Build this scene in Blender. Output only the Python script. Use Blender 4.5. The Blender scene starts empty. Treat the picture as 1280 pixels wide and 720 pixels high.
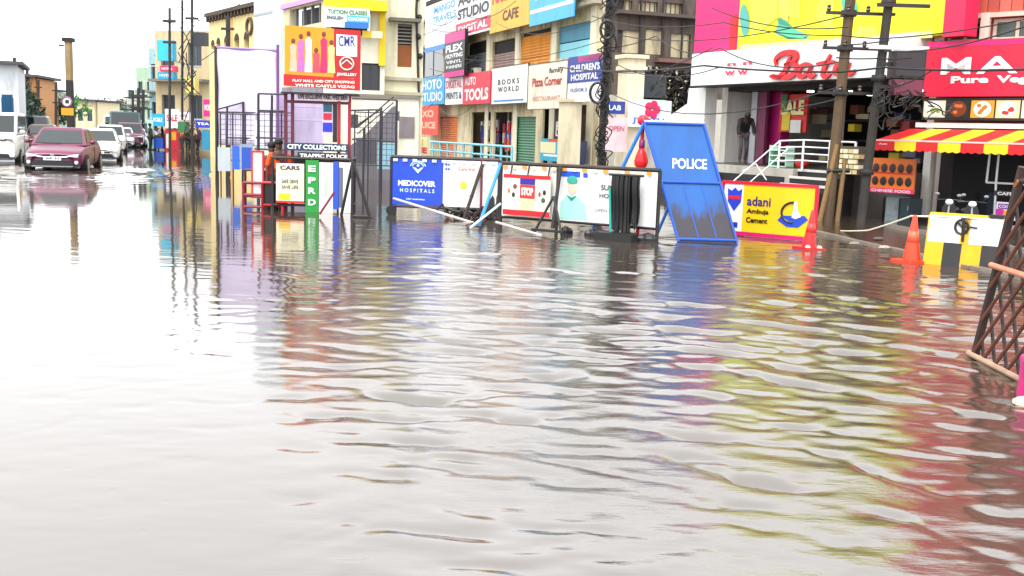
import bpy, math, random
import numpy as np
from mathutils import Vector, Matrix
random.seed(7); np.random.seed(7)
scene = bpy.context.scene
COL = scene.collection
# ---------------------------------------------------------------- camera
H = 1.6; FPX = 1300.0; PITCH = math.atan(192.0/1300.0); ROLL = 0.031
_r0 = Vector((1,0,0)); _f = Vector((0,math.cos(PITCH),-math.sin(PITCH))); _u0 = Vector((0,math.sin(PITCH),math.cos(PITCH)))
_r = _r0*math.cos(ROLL)+_u0*math.sin(ROLL); _u = _u0*math.cos(ROLL)-_r0*math.sin(ROLL)
cam = bpy.data.objects.new('camera', bpy.data.cameras.new('camera'))
COL.objects.link(cam); scene.camera = cam
M = Matrix(((_r.x,_u.x,-_f.x,0),(_r.y,_u.y,-_f.y,0),(_r.z,_u.z,-_f.z,H),(0,0,0,1)))
cam.matrix_world = M
cam.data.sensor_width = 36; cam.data.lens = 36*FPX/1280; cam.data.clip_start = 0.1; cam.data.clip_end = 3000
# ---------------------------------------------------------------- sky, light, exposure
SUN_EL, SUN_AZ = math.radians(58), math.radians(200)
w = bpy.data.worlds.new('World'); scene.world = w; w.use_nodes = True
nt = w.node_tree; nt.nodes.clear()
sky = nt.nodes.new('ShaderNodeTexSky'); sky.sky_type = 'NISHITA'; sky.sun_disc = False
sky.sun_elevation = SUN_EL; sky.sun_rotation = SUN_AZ; sky.dust_density = 4; sky.air_density = 1.0
hs = nt.nodes.new('ShaderNodeHueSaturation'); hs.inputs['Saturation'].default_value = 0.12
bg = nt.nodes.new('ShaderNodeBackground'); bg.inputs['Strength'].default_value = 0.15
wo = nt.nodes.new('ShaderNodeOutputWorld')
cl = nt.nodes.new('ShaderNodeMix'); cl.data_type = 'RGBA'; cl.inputs[0].default_value = .8; cl.inputs[7].default_value = (9.0,9.15,9.4,1)   # even cloud over the sky
nt.links.new(sky.outputs[0], hs.inputs['Color']); nt.links.new(hs.outputs[0], cl.inputs[6]); nt.links.new(cl.outputs[2], bg.inputs[0]); nt.links.new(bg.outputs[0], wo.inputs[0])
sl = bpy.data.lights.new('sun', 'SUN'); sl.energy = 1.3; sl.angle = math.radians(25); sl.color = (1,.97,.92)
so = bpy.data.objects.new('sun', sl); COL.objects.link(so)
sd = Vector((math.sin(SUN_AZ)*math.cos(SUN_EL), math.cos(SUN_AZ)*math.cos(SUN_EL), math.sin(SUN_EL)))
so.rotation_euler = sd.to_track_quat('Z','Y').to_euler(); so.location = (0,0,30)
scene.view_settings.view_transform = 'Standard'; scene.view_settings.look = 'None'
scene.view_settings.exposure = 1.1; scene.view_settings.gamma = 1
scene.cycles.max_bounces = 6; scene.cycles.volume_bounces = 0
# ---------------------------------------------------------------- helpers: projection
def ray(px, py):
    return (_f + _r*((px-640)/FPX) + _u*((360-py)/FPX)).normalized()
def G(px, py, z=0.0):
    d = ray(px,py); t = (z-H)/d.z; return Vector((0,0,H))+d*t
def PT(px, py, Y):
    d = ray(px,py); return Vector((0,0,H))+d*(Y/d.y)
def hor(px): return 168+(px-640)*ROLL
class Fr:
    """vertical plane: origin on the ground, local x along it, local -y towards the street"""
    def __init__(s, o, a):
        s.o = Vector((o.x,o.y,0)); s.a = a; s.u = Vector((math.cos(a),math.sin(a),0)); s.v = Vector((-math.sin(a),math.cos(a),0))
    def loc(s, px, py, out=0.0):
        n = s.v; d = ray(px,py); p0 = s.o - n*out; c = Vector((0,0,H))
        t = (p0-c).dot(n)/d.dot(n); p = c+d*t
        return ((p-s.o).dot(s.u), p.z)
    def w(s, x, y, z): return s.o + s.u*x + s.v*y + Vector((0,0,z))
def fr2(A, B):
    d = B-A; return Fr(A, math.atan2(d.y, d.x))
R = math.radians
# ---------------------------------------------------------------- materials
def lin(h):
    h = h.lstrip('#'); c = [int(h[i:i+2],16)/255 for i in (0,2,4)]
    return tuple((x/12.92 if x <= .04045 else ((x+.055)/1.055)**2.4) for x in c)
_M = {}
def mat(col, rough=.6, var=.12, scale=3.0, metal=0.0, streak=0.0, bump=0.0, emit=0.0, spec=.5, stain='#4a4238'):
    k = (col,rough,var,scale,metal,streak,bump,emit,stain)
    if k in _M: return _M[k]
    m = bpy.data.materials.new('surface_'+col.lstrip('#')); m.use_nodes = True; n = m.node_tree; b = n.nodes['Principled BSDF']
    c = lin(col); c = tuple(min(x**1.14*.9,.74) for x in c)
    tc = n.nodes.new('ShaderNodeTexCoord')
    no = n.nodes.new('ShaderNodeTexNoise'); no.inputs['Scale'].default_value = scale; no.inputs['Detail'].default_value = 6
    n.links.new(tc.outputs['Object'], no.inputs['Vector'])
    mx = n.nodes.new('ShaderNodeMix'); mx.data_type = 'RGBA'
    mx.inputs[6].default_value = (*[x*(1-var) for x in c],1); mx.inputs[7].default_value = (*[min(1,x*(1+var*.6)+.01*var) for x in c],1)
    n.links.new(no.outputs['Fac'], mx.inputs[0]); out = mx.outputs[2]
    if streak:
        mp = n.nodes.new('ShaderNodeMapping'); mp.inputs['Scale'].default_value = (1.2,1.2,.36)
        n.links.new(tc.outputs['Object'], mp.inputs['Vector'])
        n2 = n.nodes.new('ShaderNodeTexNoise'); n2.inputs['Scale'].default_value = 1.4; n2.inputs['Detail'].default_value = 8; n2.inputs['Roughness'].default_value=.65
        n.links.new(mp.outputs[0], n2.inputs['Vector'])
        rp = n.nodes.new('ShaderNodeValToRGB'); rp.color_ramp.elements[0].position = .47; rp.color_ramp.elements[1].position = .72
        rp.color_ramp.elements[1].color = (streak,streak,streak,1)
        n.links.new(n2.outputs['Fac'], rp.inputs[0])
        m2 = n.nodes.new('ShaderNodeMix'); m2.data_type = 'RGBA'; n.links.new(rp.outputs[0], m2.inputs[0])
        n.links.new(out, m2.inputs[6]); m2.inputs[7].default_value = (*lin(stain),1); out = m2.outputs[2]
    n.links.new(out, b.inputs['Base Color'])
    b.inputs['Roughness'].default_value = rough; b.inputs['Metallic'].default_value = metal
    b.inputs['Specular IOR Level'].default_value = spec
    if bump:
        bp = n.nodes.new('ShaderNodeBump'); bp.inputs['Strength'].default_value = bump; bp.inputs['Distance'].default_value = .02
        n3 = n.nodes.new('ShaderNodeTexNoise'); n3.inputs['Scale'].default_value = 18; n3.inputs['Detail'].default_value = 5
        n.links.new(tc.outputs['Object'], n3.inputs['Vector']); n.links.new(n3.outputs['Fac'], bp.inputs['Height']); n.links.new(bp.outputs[0], b.inputs['Normal'])
    if emit:
        b.inputs['Emission Color'].default_value = (*c,1); b.inputs['Emission Strength'].default_value = emit
    _M[k] = m; return m
WHITE = mat('#e8e6e0', .5, .06, streak=.25); CREAM = mat('#ddd0ae', .8, .14, streak=.8, bump=.3); DARK = mat('#15151a', .6)
BLACK = mat('#1b1a1d', .45, .3, 9); GLASS = mat('#27333c', .08, .2, 2, spec=.8); STEEL = mat('#9a9ca0', .35, .2, 8, metal=.7)
IRON = mat('#23201f', .5, .4, 12, streak=.4, stain='#5a3420'); REDP = mat('#c41524', .4, .15, 6, streak=.3)
# ---------------------------------------------------------------- mesh builder
class MB:
    def __init__(s): s.v = []; s.f = []
    def add(s, vs, fs):
        o = len(s.v); s.v += [tuple(q) for q in vs]; s.f += [tuple(i+o for i in q) for q in fs]; return s
    def box(s, x0,x1,y0,y1,z0,z1):
        if x0>x1: x0,x1=x1,x0
        if y0>y1: y0,y1=y1,y0
        if z0>z1: z0,z1=z1,z0
        return s.add([(x0,y0,z0),(x1,y0,z0),(x1,y1,z0),(x0,y1,z0),(x0,y0,z1),(x1,y0,z1),(x1,y1,z1),(x0,y1,z1)],
              [(3,2,1,0),(4,5,6,7),(0,1,5,4),(1,2,6,5),(2,3,7,6),(3,0,4,7)])
    def tube(s, p, q, r, n=8, r2=None, cap=True):
        p = Vector(p); q = Vector(q); d = (q-p)
        if d.length < 1e-6: return s
        d.normalize(); a = Vector((0,0,1)) if abs(d.z) < .9 else Vector((1,0,0))
        e = d.cross(a).normalized(); g = d.cross(e); r2 = r if r2 is None else r2
        vs = []
        for c, rr in ((p,r),(q,r2)):
            for i in range(n):
                t = 2*math.pi*i/n; vs.append(c+e*math.cos(t)*rr+g*math.sin(t)*rr)
        fs = [(i,(i+1)%n,n+(i+1)%n,n+i) for i in range(n)]
        if cap: fs += [tuple(range(n-1,-1,-1)), tuple(range(n,2*n))]
        return s.add(vs, fs)
    def path(s, pts, r, n=6):
        for i in range(len(pts)-1): s.tube(pts[i], pts[i+1], r, n)
        return s
    def poly(s, pts, y0, y1):
        """polygon in the xz plane given counter clockwise seen from -y, extruded y0..y1"""
        n = len(pts); vs = [(x,y0,z) for x,z in pts]+[(x,y1,z) for x,z in pts]
        return s.add(vs, [tuple(range(n)), tuple(range(2*n-1,n-1,-1))]+[((i+1)%n,i,n+i,n+(i+1)%n) for i in range(n)])
    def lathe(s, c, prof, n=16):
        c = Vector(c); vs = []
        for r, z in prof:
            for i in range(n):
                t = 2*math.pi*i/n; vs.append((c.x+r*math.cos(t), c.y+r*math.sin(t), c.z+z))
        fs = []
        for k in range(len(prof)-1):
            for i in range(n): fs.append((k*n+i,k*n+(i+1)%n,(k+1)*n+(i+1)%n,(k+1)*n+i))
        fs += [tuple(range(n-1,-1,-1)), tuple(range((len(prof)-1)*n, len(prof)*n))]
        return s.add(vs, fs)
    def ell(s, c, rx, ry, rz, n=12, m=8):
        vs = []; fs = []
        for j in range(m+1):
            ph = math.pi*j/m
            for i in range(n):
                t = 2*math.pi*i/n; vs.append((c[0]+rx*math.sin(ph)*math.cos(t), c[1]+ry*math.sin(ph)*math.sin(t), c[2]+rz*math.cos(ph)))
        for j in range(m):
            for i in range(n): fs.append((j*n+i,(j+1)*n+i,(j+1)*n+(i+1)%n,j*n+(i+1)%n))
        return s.add(vs, fs)
    def build(s, name, m, parent=None, off=(0,0,0), smooth=False, kind=None, label=None):
        me = bpy.data.meshes.new(name)
        me.from_pydata([(a-off[0],b-off[1],c-off[2]) for a,b,c in s.v], [], s.f); me.update()
        if m: me.materials.append(m)
        if smooth: me.polygons.foreach_set('use_smooth', [True]*len(me.polygons))
        o = bpy.data.objects.new(name, me); COL.objects.link(o)
        if parent: o.parent = parent
        if kind: o['kind'] = kind
        if label: o['label'] = label
        return o
def smooth_path(P,n=4):
    P=[Vector(p) for p in P]; m=len(P); Q=[]
    for i in range(m-1):
        p0,p1,p2,p3=[P[max(0,min(m-1,j))] for j in (i-1,i,i+1,i+2)]
        for q in range(n): u=q/n; Q.append(.5*((2*p1)+(p2-p0)*u+(2*p0-5*p1+4*p2-p3)*u*u+(3*p1-p0-3*p2+p3)*u**3))
    return Q+[P[-1]]
def wallgrid(mb, x0,x1,z0,z1, holes, y0, y1):
    xs = sorted({x0,x1,*[h[0] for h in holes],*[h[1] for h in holes]}); zs = sorted({z0,z1,*[h[2] for h in holes],*[h[3] for h in holes]})
    xs = [x for x in xs if x0<=x<=x1]; zs = [z for z in zs if z0<=z<=z1]
    def solid(i,j):
        if i<0 or j<0 or i>=len(xs)-1 or j>=len(zs)-1: return False
        cx=(xs[i]+xs[i+1])/2; cz=(zs[j]+zs[j+1])/2
        return not any(h[0]<cx<h[1] and h[2]<cz<h[3] for h in holes)
    for i in range(len(xs)-1):
        for j in range(len(zs)-1):
            if not solid(i,j): continue
            a,b,c,d = xs[i],xs[i+1],zs[j],zs[j+1]
            mb.add([(a,y0,c),(b,y0,c),(b,y0,d),(a,y0,d)],[(0,1,2,3)]); mb.add([(a,y1,c),(b,y1,c),(b,y1,d),(a,y1,d)],[(3,2,1,0)])
            if not solid(i-1,j): mb.add([(a,y0,c),(a,y0,d),(a,y1,d),(a,y1,c)],[(0,1,2,3)])
            if not solid(i+1,j): mb.add([(b,y0,c),(b,y1,c),(b,y1,d),(b,y0,d)],[(0,1,2,3)])
            if not solid(i,j-1): mb.add([(a,y0,c),(a,y1,c),(b,y1,c),(b,y0,c)],[(0,1,2,3)])
            if not solid(i,j+1): mb.add([(a,y0,d),(b,y0,d),(b,y1,d),(a,y1,d)],[(0,1,2,3)])
# ---------------------------------------------------------------- things
FIT = []
class T:
    """one top-level thing: an Empty at its base; its parts are given in the coordinates of the frame fr"""
    def __init__(s, fr, name, label, cat, group=None, at=(0,0,0)):
        s.fr = fr; s.at = at
        e = bpy.data.objects.new(name, None); COL.objects.link(e); e.empty_display_size = .2
        e.location = fr.w(*at); e.rotation_euler = (0,0,fr.a)
        e['label'] = label; e['category'] = cat
        if group: e['group'] = group
        s.e = e
    def part(s, name, mb, m, parent=None, **k):
        return mb.build(name, m, parent or s.e, off=s.at, **k)
    def box(s, name, m, x0,x1,y0,y1,z0,z1, parent=None, **k):
        return s.part(name, MB().box(x0,x1,y0,y1,z0,z1), m, parent, **k)
    def text(s, txt, m, x0,x1,z0,z1, y, parent=None, bold=.0, shear=0, name='lettering', font=None):
        cu = bpy.data.curves.new(name, 'FONT'); cu.body = txt; cu.size = 1; cu.extrude = .0; cu.offset = bold; cu.shear = shear
        cu.align_x = 'CENTER'; cu.align_y = 'CENTER'; cu.resolution_u = 3
        o = bpy.data.objects.new(name, cu); COL.objects.link(o); o.parent = parent or s.e
        cu.materials.append(m); o.rotation_euler = (math.pi/2,0,0)
        FIT.append((o, x0-s.at[0], x1-s.at[0], z0-s.at[2], z1-s.at[2], y-s.at[1]))
        return o
def fit_texts():
    bpy.context.view_layer.update(); dg = bpy.context.evaluated_depsgraph_get()
    for o,x0,x1,z0,z1,y in FIT:
        me = bpy.data.meshes.new_from_object(o.evaluated_get(dg)); 
        if not len(me.vertices): continue
        n = len(me.vertices); c = np.zeros(n*3); me.vertices.foreach_get('co', c); c = c.reshape(-1,3)
        a,b = c[:,0].min(),c[:,0].max(); c0,c1 = c[:,1].min(),c[:,1].max()
        q = np.zeros_like(c); q[:,0] = x0+(c[:,0]-a)*(x1-x0)/(b-a); q[:,2] = z0+(c[:,1]-c0)*(z1-z0)/(c1-c0); q[:,1] = y
        me.vertices.foreach_set('co', q.ravel()); me.update()
        p = bpy.data.objects.new('lettering', me); COL.objects.link(p); p.parent = o.parent
        bpy.data.objects.remove(o)
def sign(fr, tl, br, label, base, out=.12, th=.06, rows=(), name='signboard', cat='sign', group=None, frame=None, bands=()):
    """board on a wall; tl/br are picture corners read onto the plane, rows = (text, colour, u0,u1,v0,v1), bands = (colour,u0,u1,v0,v1)"""
    x0, z1 = fr.loc(*tl, out=out); x1, z0 = fr.loc(*br, out=out)
    # use the mid column for the heights so that both ends share one size
    mx = (tl[0]+br[0])/2
    t = T(fr, name, label, cat, group, at=(x0,-out,z0))
    t.box('panel', mat(base,.45,.1,2,streak=.34), x0,x1,-out,-out+th,z0,z1)
    W = x1-x0; Hh = z1-z0
    if frame:
        f = MB(); e = .03
        f.box(x0-e,x1+e,-out-.02,-out+th+.01,z1,z1+e); f.box(x0-e,x1+e,-out-.02,-out+th+.01,z0-e,z0); f.box(x0-e,x0,-out-.02,-out+th+.01,z0,z1); f.box(x1,x1+e,-out-.02,-out+th+.01,z0,z1)
        t.part('frame', f, mat(frame,.4))
    for c,u0,u1,v0,v1 in bands:
        t.box('printed_band', mat(c,.45,.08,3), x0+W*u0,x0+W*u1,-out-.008,-out+.004,z0+Hh*v0,z0+Hh*v1)
    for r_ in rows:
        tx,c,u0,u1,v0,v1 = r_[:6]
        t.text(tx, mat(c,.5,0), x0+W*u0,x0+W*u1,z0+Hh*v0,z0+Hh*v1, -out-.014, bold=(r_[6] if len(r_)>6 else .02))
    t.x0,t.x1,t.z0,t.z1,t.out = x0,x1,z0,z1,out
    return t
def shutter(t, x0,x1,z0,z1, y, m, pitch=.14, name='shutter'):
    """roller shutter of horizontal slats"""
    f = MB(); n = max(3,int((z1-z0)/pitch)); h = (z1-z0)/n
    for i in range(n):
        z = z0+i*h; f.add([(x0,y,z),(x1,y,z),(x1,y-.04,z+h*.5),(x0,y-.04,z+h*.5),(x1,y,z+h),(x0,y,z+h)],[(0,1,2,3),(3,2,4,5)])
    return t.part(name, f, m)
def window(t, x0,x1,z0,z1, y=.12, fm=None, bars=2, gm=None):
    fm = fm or mat('#5a4632',.5); e = min(.07,(x1-x0)*.08)
    f = MB(); f.box(x0,x1,y-.03,y+.03,z0,z0+e); f.box(x0,x1,y-.03,y+.03,z1-e,z1); f.box(x0,x0+e,y-.03,y+.03,z0+e,z1-e); f.box(x1-e,x1,y-.03,y+.03,z0+e,z1-e)
    for i in range(1,bars):
        x = x0+(x1-x0)*i/bars; f.box(x-e/2,x+e/2,y-.028,y+.028,z0+e,z1-e)
    o = t.part('window', f, fm)
    for i in range(bars):
        a = x0+e*.5+(x1-x0-e)*i/bars; b = x0+e*.5+(x1-x0-e)*(i+1)/bars
        t.box('pane', gm or GLASS, a+.01,b-.01,y,y+.012,z0+e*.5,z1-e*.5, parent=o)
    return o
# ================================================================ SETTING
def make_water():
    ds = np.concatenate([[-300,-60,-10,.5,1.6], np.geomspace(2.4,70,820), np.geomspace(75,900,26)])
    tt = np.linspace(-1,1,520); nR = len(ds)
    X = np.zeros((nR,524)); Y = np.zeros((nR,524))
    for i,d in enumerate(ds):
        hw = max(d,1.5)*.56+.8
        X[i,2:-2] = tt*hw; X[i,0]=-900; X[i,1]=-max(hw*1.6,60); X[i,-2]=max(hw*1.6,60); X[i,-1]=900; Y[i,:] = d
    def vn(x,y,seed):   # smooth value noise
        xi=np.floor(x).astype(int); yi=np.floor(y).astype(int); fx=x-xi; fy=y-yi
        fx=fx*fx*(3-2*fx); fy=fy*fy*(3-2*fy)
        def h(a,b):
            n=(a*374761393+b*668265263+seed*1442695041)&0x7fffffff; n=((n^(n>>13))*1274126177)&0x7fffffff; return ((n^(n>>16))&0xffff)/65535.0
        return (h(xi,yi)*(1-fx)+h(xi+1,yi)*fx)*(1-fy)+(h(xi,yi+1)*(1-fx)+h(xi+1,yi+1)*fx)*fy*1.0
    c = G(600, 800); rx = X-c.x; ry = Y-c.y; r = np.sqrt(rx*rx+ry*ry)+1e-3
    wob = (vn(X*.6,Y*.6,3)-.5)*2.4+(vn(X*1.9,Y*1.5,5)-.5)*1.5+(vn(X*4.2,Y*3.6,15)-.5)*.5
    k = 2*math.pi/(.50+.014*r)
    Z = np.sin(k*r+wob*2.4)+.38*np.sin(1.83*k*r+wob*4.5+1.2)+.2*np.sin(3.1*k*r+wob*7+X*.8)
    # strongest in the middle, dying out towards the left of the picture and the far side
    th = X/np.maximum(Y,1)
    amp = np.clip((th+.26)/.24,0.05,1)*np.exp(-np.maximum(r-7,0)/7.0)*np.clip((r-.6)/1.6,.15,1)
    amp *= np.clip(.1+1.2*vn(X*.9+40,Y*.6,9)+1.5*(vn(X*3.0,Y*2.6,19)-.5),0,2)
    calm = np.clip((th-.27)/.12,0,1)*np.clip((9-Y)/5,0,1); amp *= 1-.65*calm
    Z2 = np.sin((X*.55+Y*.83)*2*math.pi/.47+wob*4+2)*np.clip((th+.1)/.2,0,1)*.4*vn(X*.8+3,Y*.7+9,41)
    S = np.zeros_like(Z); rs_ = np.random.RandomState(12)
    for q in range(26):
        lam = .14*(3.4**rs_.rand()); an = rs_.normal(0,.33)+.08; kx=math.sin(an)*2*math.pi/lam; ky=math.cos(an)*2*math.pi/lam
        S += np.sin(kx*X+ky*Y+rs_.rand()*6.28+wob*1.2)*lam*.42*np.exp(-Y*.012/lam)
    S = S/1.1
    A_ = (Z+Z2)*.42+S*1.0; sd_ = A_[40:700].std(); q_ = np.clip(A_/sd_,-2.2,3); Z = -.0072*(np.exp(-.85*q_)-1)*amp
    Z += (np.sin((Y*1.0+X*.25)*2*math.pi/.36+wob*3)*.0022+np.sin((Y*1.0-X*.4)*2*math.pi/.27+wob*5)*.0014)*np.clip((th+.30)/.2,.15,1)*np.exp(-Y/30)*(.4+vn(X*.7,Y*.7,21))
    Z += ((vn(X*4.5,Y*9,11)-.5)*.0105+(vn(X*9+Y*2,Y*19,12)-.5)*.0062)*(.4+.9*vn(X*1.1,Y*.9,33))*np.exp(-Y/12)*np.clip((th+.30)/.25,.25,1)
    cw = G(78,216); rc = np.sqrt((X-cw.x)**2+((Y-cw.y)*.8)**2); Z += np.sin(rc*2*math.pi/.8+wob)*.012*np.exp(-((rc-2.2)/2.6)**2)
    # small drops and ripples: rings of rain
    edge = np.ones_like(Z); edge[:,:3]=0; edge[:,-3:]=0; edge[:6,:]=0; edge[-28:,:]=0; Z*=edge
    rng = np.random.RandomState(4)
    for _ in range(150):
        d = rng.uniform(3.2,13); x = rng.uniform(-.5,.5)*d; rr = np.sqrt((X-x)**2+(Y-d)**2); R_ = rng.uniform(.015,.035)
        Z += np.where(rr<R_*2.2, .0016*np.cos(rr/R_*2*math.pi)*np.exp(-(rr/R_)**2*.8), 0)
    V = np.stack([X,Y,Z],-1).reshape(-1,3); nC = 524
    i = np.arange(nR-1)[:,None]*nC+np.arange(nC-1)[None,:]
    F = np.stack([i,i+1,i+nC+1,i+nC],-1).reshape(-1,4)
    me = bpy.data.meshes.new('flood_water'); me.vertices.add(len(V)); me.vertices.foreach_set('co', V.ravel())
    me.loops.add(F.size); me.loops.foreach_set('vertex_index', F.ravel().astype(np.int32)); me.polygons.add(len(F))
    me.polygons.foreach_set('loop_start', np.arange(0,F.size,4,dtype=np.int32)); me.polygons.foreach_set('loop_total', np.full(len(F),4,dtype=np.int32))
    at = me.attributes.new('chop','FLOAT','POINT'); ch = np.clip((th+.30)/.22,.12,1)*np.exp(-np.maximum(Y-10,0)/14)*(.35+1.1*vn(X*1.3+7,Y*.8,31)); at.data.foreach_set('value', ch.ravel().astype(np.float32))
    me.update(calc_edges=True); me.polygons.foreach_set('use_smooth', [True]*len(F))
    m = bpy.data.materials.new('flood_water'); m.use_nodes = True; n = m.node_tree; b = n.nodes['Principled BSDF']
    tc = n.nodes.new('ShaderNodeTexCoord'); no = n.nodes.new('ShaderNodeTexNoise'); no.inputs['Scale'].default_value=.25; no.inputs['Detail'].default_value=5
    n.links.new(tc.outputs['Object'], no.inputs['Vector'])
    mx = n.nodes.new('ShaderNodeMix'); mx.data_type='RGBA'; mx.inputs[6].default_value=(.035,.026,.02,1); mx.inputs[7].default_value=(.06,.047,.036,1)
    n.links.new(no.outputs['Fac'], mx.inputs[0]); n.links.new(mx.outputs[2], b.inputs['Base Color'])
    b.inputs['Roughness'].default_value=.045; b.inputs['Specular Tint'].default_value=(1,.965,.92,1); b.inputs['IOR'].default_value=2.4; b.inputs['Specular IOR Level'].default_value=.5
    mp = n.nodes.new('ShaderNodeMapping'); mp.inputs['Scale'].default_value=(1.0,2.6,1); n.links.new(tc.outputs['Object'], mp.inputs['Vector'])
    n1 = n.nodes.new('ShaderNodeTexNoise'); n1.inputs['Scale'].default_value=13; n1.inputs['Detail'].default_value=5; n1.inputs['Roughness'].default_value=.62; n.links.new(mp.outputs[0], n1.inputs['Vector'])
    av = n.nodes.new('ShaderNodeAttribute'); av.attribute_name='chop'
    bp = n.nodes.new('ShaderNodeBump'); bp.inputs['Strength'].default_value=.3; bp.inputs['Distance'].default_value=.0065
    mu = n.nodes.new('ShaderNodeMath'); mu.operation='MULTIPLY'; n.links.new(n1.outputs['Fac'], mu.inputs[0]); n.links.new(av.outputs['Fac'], mu.inputs[1]); n.links.new(mu.outputs[0], bp.inputs['Height']); n.links.new(bp.outputs[0], b.inputs['Normal'])
    me.materials.append(m)
    o = bpy.data.objects.new('water', me); COL.objects.link(o); o['kind']='structure'
make_water()
gm = MB(); gm.add([(-900,-300,-.35),(900,-300,-.35),(900,1200,-.35),(-900,1200,-.35)],[(0,1,2,3)]); gm.build('road', mat('#4a4744',.8,.2,1), kind='structure')
# ---- low wet pavement by the shops on the right, its kerb just breaking the water
pav = fr2(G(1016,290), G(1290,352))
def pavement():
    pm = mat('#4a3a2e',.12,.35,1.5,streak=.5,stain='#1e1814',bump=.3); km = mat('#8f867c',.3,.3,4,streak=.6,stain='#3a3028')
    W = 9.0
    o = MB(); o.box(-1.2,W,0.05,9,-.35,.03); o.build('pavement', pm, kind='structure'); p = bpy.data.objects['pavement']
    p.location = pav.o; p.rotation_euler=(0,0,pav.a)
    for i in range(8):
        k = MB(); x = -1.2+i*1.27; k.box(x,x+1.25,-.09,.05,-.35,.035+.008*(i%2)); k.build('kerb_stone', km, parent=p)
    s = MB(); s.box(-.9,W,1.9,2.02,.03,.1); s.build('kerb_step', km, parent=p)
    s = MB(); s.box(-.4,W,3.3,9,.03,.16); s.build('shop_forecourt', mat('#4c3e33',.2,.35,2,streak=.5), parent=p)
pavement()
# ================================================================ ROW OF SHOPS IN THE MIDDLE
AR = R(-70)
d0 = G(745,217); rowF = Fr(d0, AR)
def row_building():
    t = T(rowF, 'shop_building', 'long cream two storey shop building hung with crowded signboards above shuttered bays', 'building')
    f = rowF
    xl,_ = f.loc(519,150); x1 = 0.0; top = 9.0
    def S(px,py): return f.loc(px,py)
    holes = []
    wins = [(527,553,62,96),(583,608,52,92),(615,643,50,86),(650,687,38,84),(697,738,30,71)]
    for a,b,c,d in wins:
        s0,z1 = S(a,c); s1,z0 = S(b,d); s0,zz = S((a+b)/2,c)[0],S((a+b)/2,c)[1]; 
        za = S((a+b)/2,d)[1]; zb = S((a+b)/2,c)[1]; holes.append((S(a,d)[0],S(b,d)[0],za,zb))
    g = [(549,571,146,200),(588,612,140,203),(616,638,140,205),(642,668,146,206),(676,730,132,210)]
    gh = []
    for a,b,c,d in g:
        gh.append((S(a,d)[0],S(b,d)[0],0.0,S((a+b)/2,c)[1]))
    wm = MB(); wallgrid(wm, xl,x1,0,top, holes+gh, 0,.12)
    t.part('wall', wm, CREAM)
    t.box('body', CREAM, xl+.01,x1-.01, 1.0,8, 0,top-.3)
    t.box('reflection_darkener',mat('#3a332d',.85,.3,1.2,streak=.6,stain='#1e1a16'),xl+.5,x1-.3,.5,6,top+.17,10.7)  # dark box added above the row to darken its reflection in the water
    # slabs between floors, roof edge
    for z in (S(650,88)[1]-.15, S(650,32)[1]+.05, top): t.box('floor_slab', mat('#b5ab98',.7,.25,3,streak=.8), xl,x1,-.45,.0,z,z+.16)
    for a in (610,646,692,740): 
        s,_ = S(a,100); t.box('column', mat('#ede6cf',.7,.1,3,streak=.3), s-.3,s+.3,-.05,-.001,0,S(650,32)[1]+.05)
    cols = [None,'#767c86','#a88f88','#e69a00','#2f9fb8']
    for i,h in enumerate(holes):
        if i==0: window(t,*h,fm=mat('#1c2a52',.4),bars=2)
        elif i==4:
            zm = (h[2]+h[3])/2
            t.box('blue_board', mat('#2196b4',.5,.2,2,streak=.3), h[0],h[1],.1,.14,zm,h[3]); t.box('poster', mat('#8fd8e8',.5,.15,3), h[0],h[1],.1,.14,h[2],zm-.05)
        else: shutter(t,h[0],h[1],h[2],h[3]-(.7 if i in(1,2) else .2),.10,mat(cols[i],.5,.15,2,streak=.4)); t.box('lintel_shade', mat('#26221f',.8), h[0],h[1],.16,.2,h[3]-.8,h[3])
    gc = ['#f0903a',None,None,'#4f8c6c',None]
    for i,h in enumerate(gh):
        if gc[i]: shutter(t,h[0],h[1],h[2],h[3],.1,mat(gc[i],.5,.15,2,streak=.4))
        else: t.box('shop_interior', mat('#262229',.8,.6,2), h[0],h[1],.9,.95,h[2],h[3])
    # goods hung inside the open bays
    gcols = ['#2b4fa0','#c8234a','#d8d2c8','#e8c22a','#3a7a4a','#7a3f9a','#e07a2a']
    for h in (gh[1],gh[2],gh[4]):
        n = int((h[1]-h[0])/.5)+2
        for k in range(n*3):
            x = h[0]+random.random()*(h[1]-h[0]-.4); z = .5+random.random()*(h[3]-1.4)
            t.box('hanging_goods', mat(random.choice(gcols),.6,.3,6), x,x+.35,.5+.05*k/n,.6+.05*k/n, z,z+.45+random.random()*.3)
    for k,(px,py) in enumerate([(600,92),(676,88),(630,100)]):
        s,z=S(px,py); a=t.box('air_conditioner',mat('#cfcac0',.6,.1,3,streak=.4),s-.45,s+.45,-.42,-.06,z-.3,z+.3); t.part('fan_grille',MB().tube((s-.12,-.43,z),(s-.12,-.42,z),.23,14),mat('#2a2a2c',.5),parent=a)
    rg=random.Random(11)
    for k in range(9):
        xa_=xl+(x1-xl)*rg.random()*.6; xb_=xa_+rg.uniform(5,14); za=rg.choice([3.0,5.6,8.2])+rg.uniform(-.2,.2); zb_=za+rg.uniform(-.3,.3); yy=-1.35-.1*rg.random()
        P=[(xa_+(min(xb_,x1)-xa_)*i/8,yy,za+(zb_-za)*i/8-.5*math.sin(math.pi*i/8)) for i in range(9)]; t.part('loose_cable',MB().path(P,.02,4),BLACK)
    # side face at the near end, pipes
    p = MB(); s,_ = S(524,100); p.tube((s,-.1,0),(s,-.1,top),.07); t.part('drain_pipe', p, mat('#5d5048',.5))
row_building()
GS = 'signboards on the row of shops'
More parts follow.
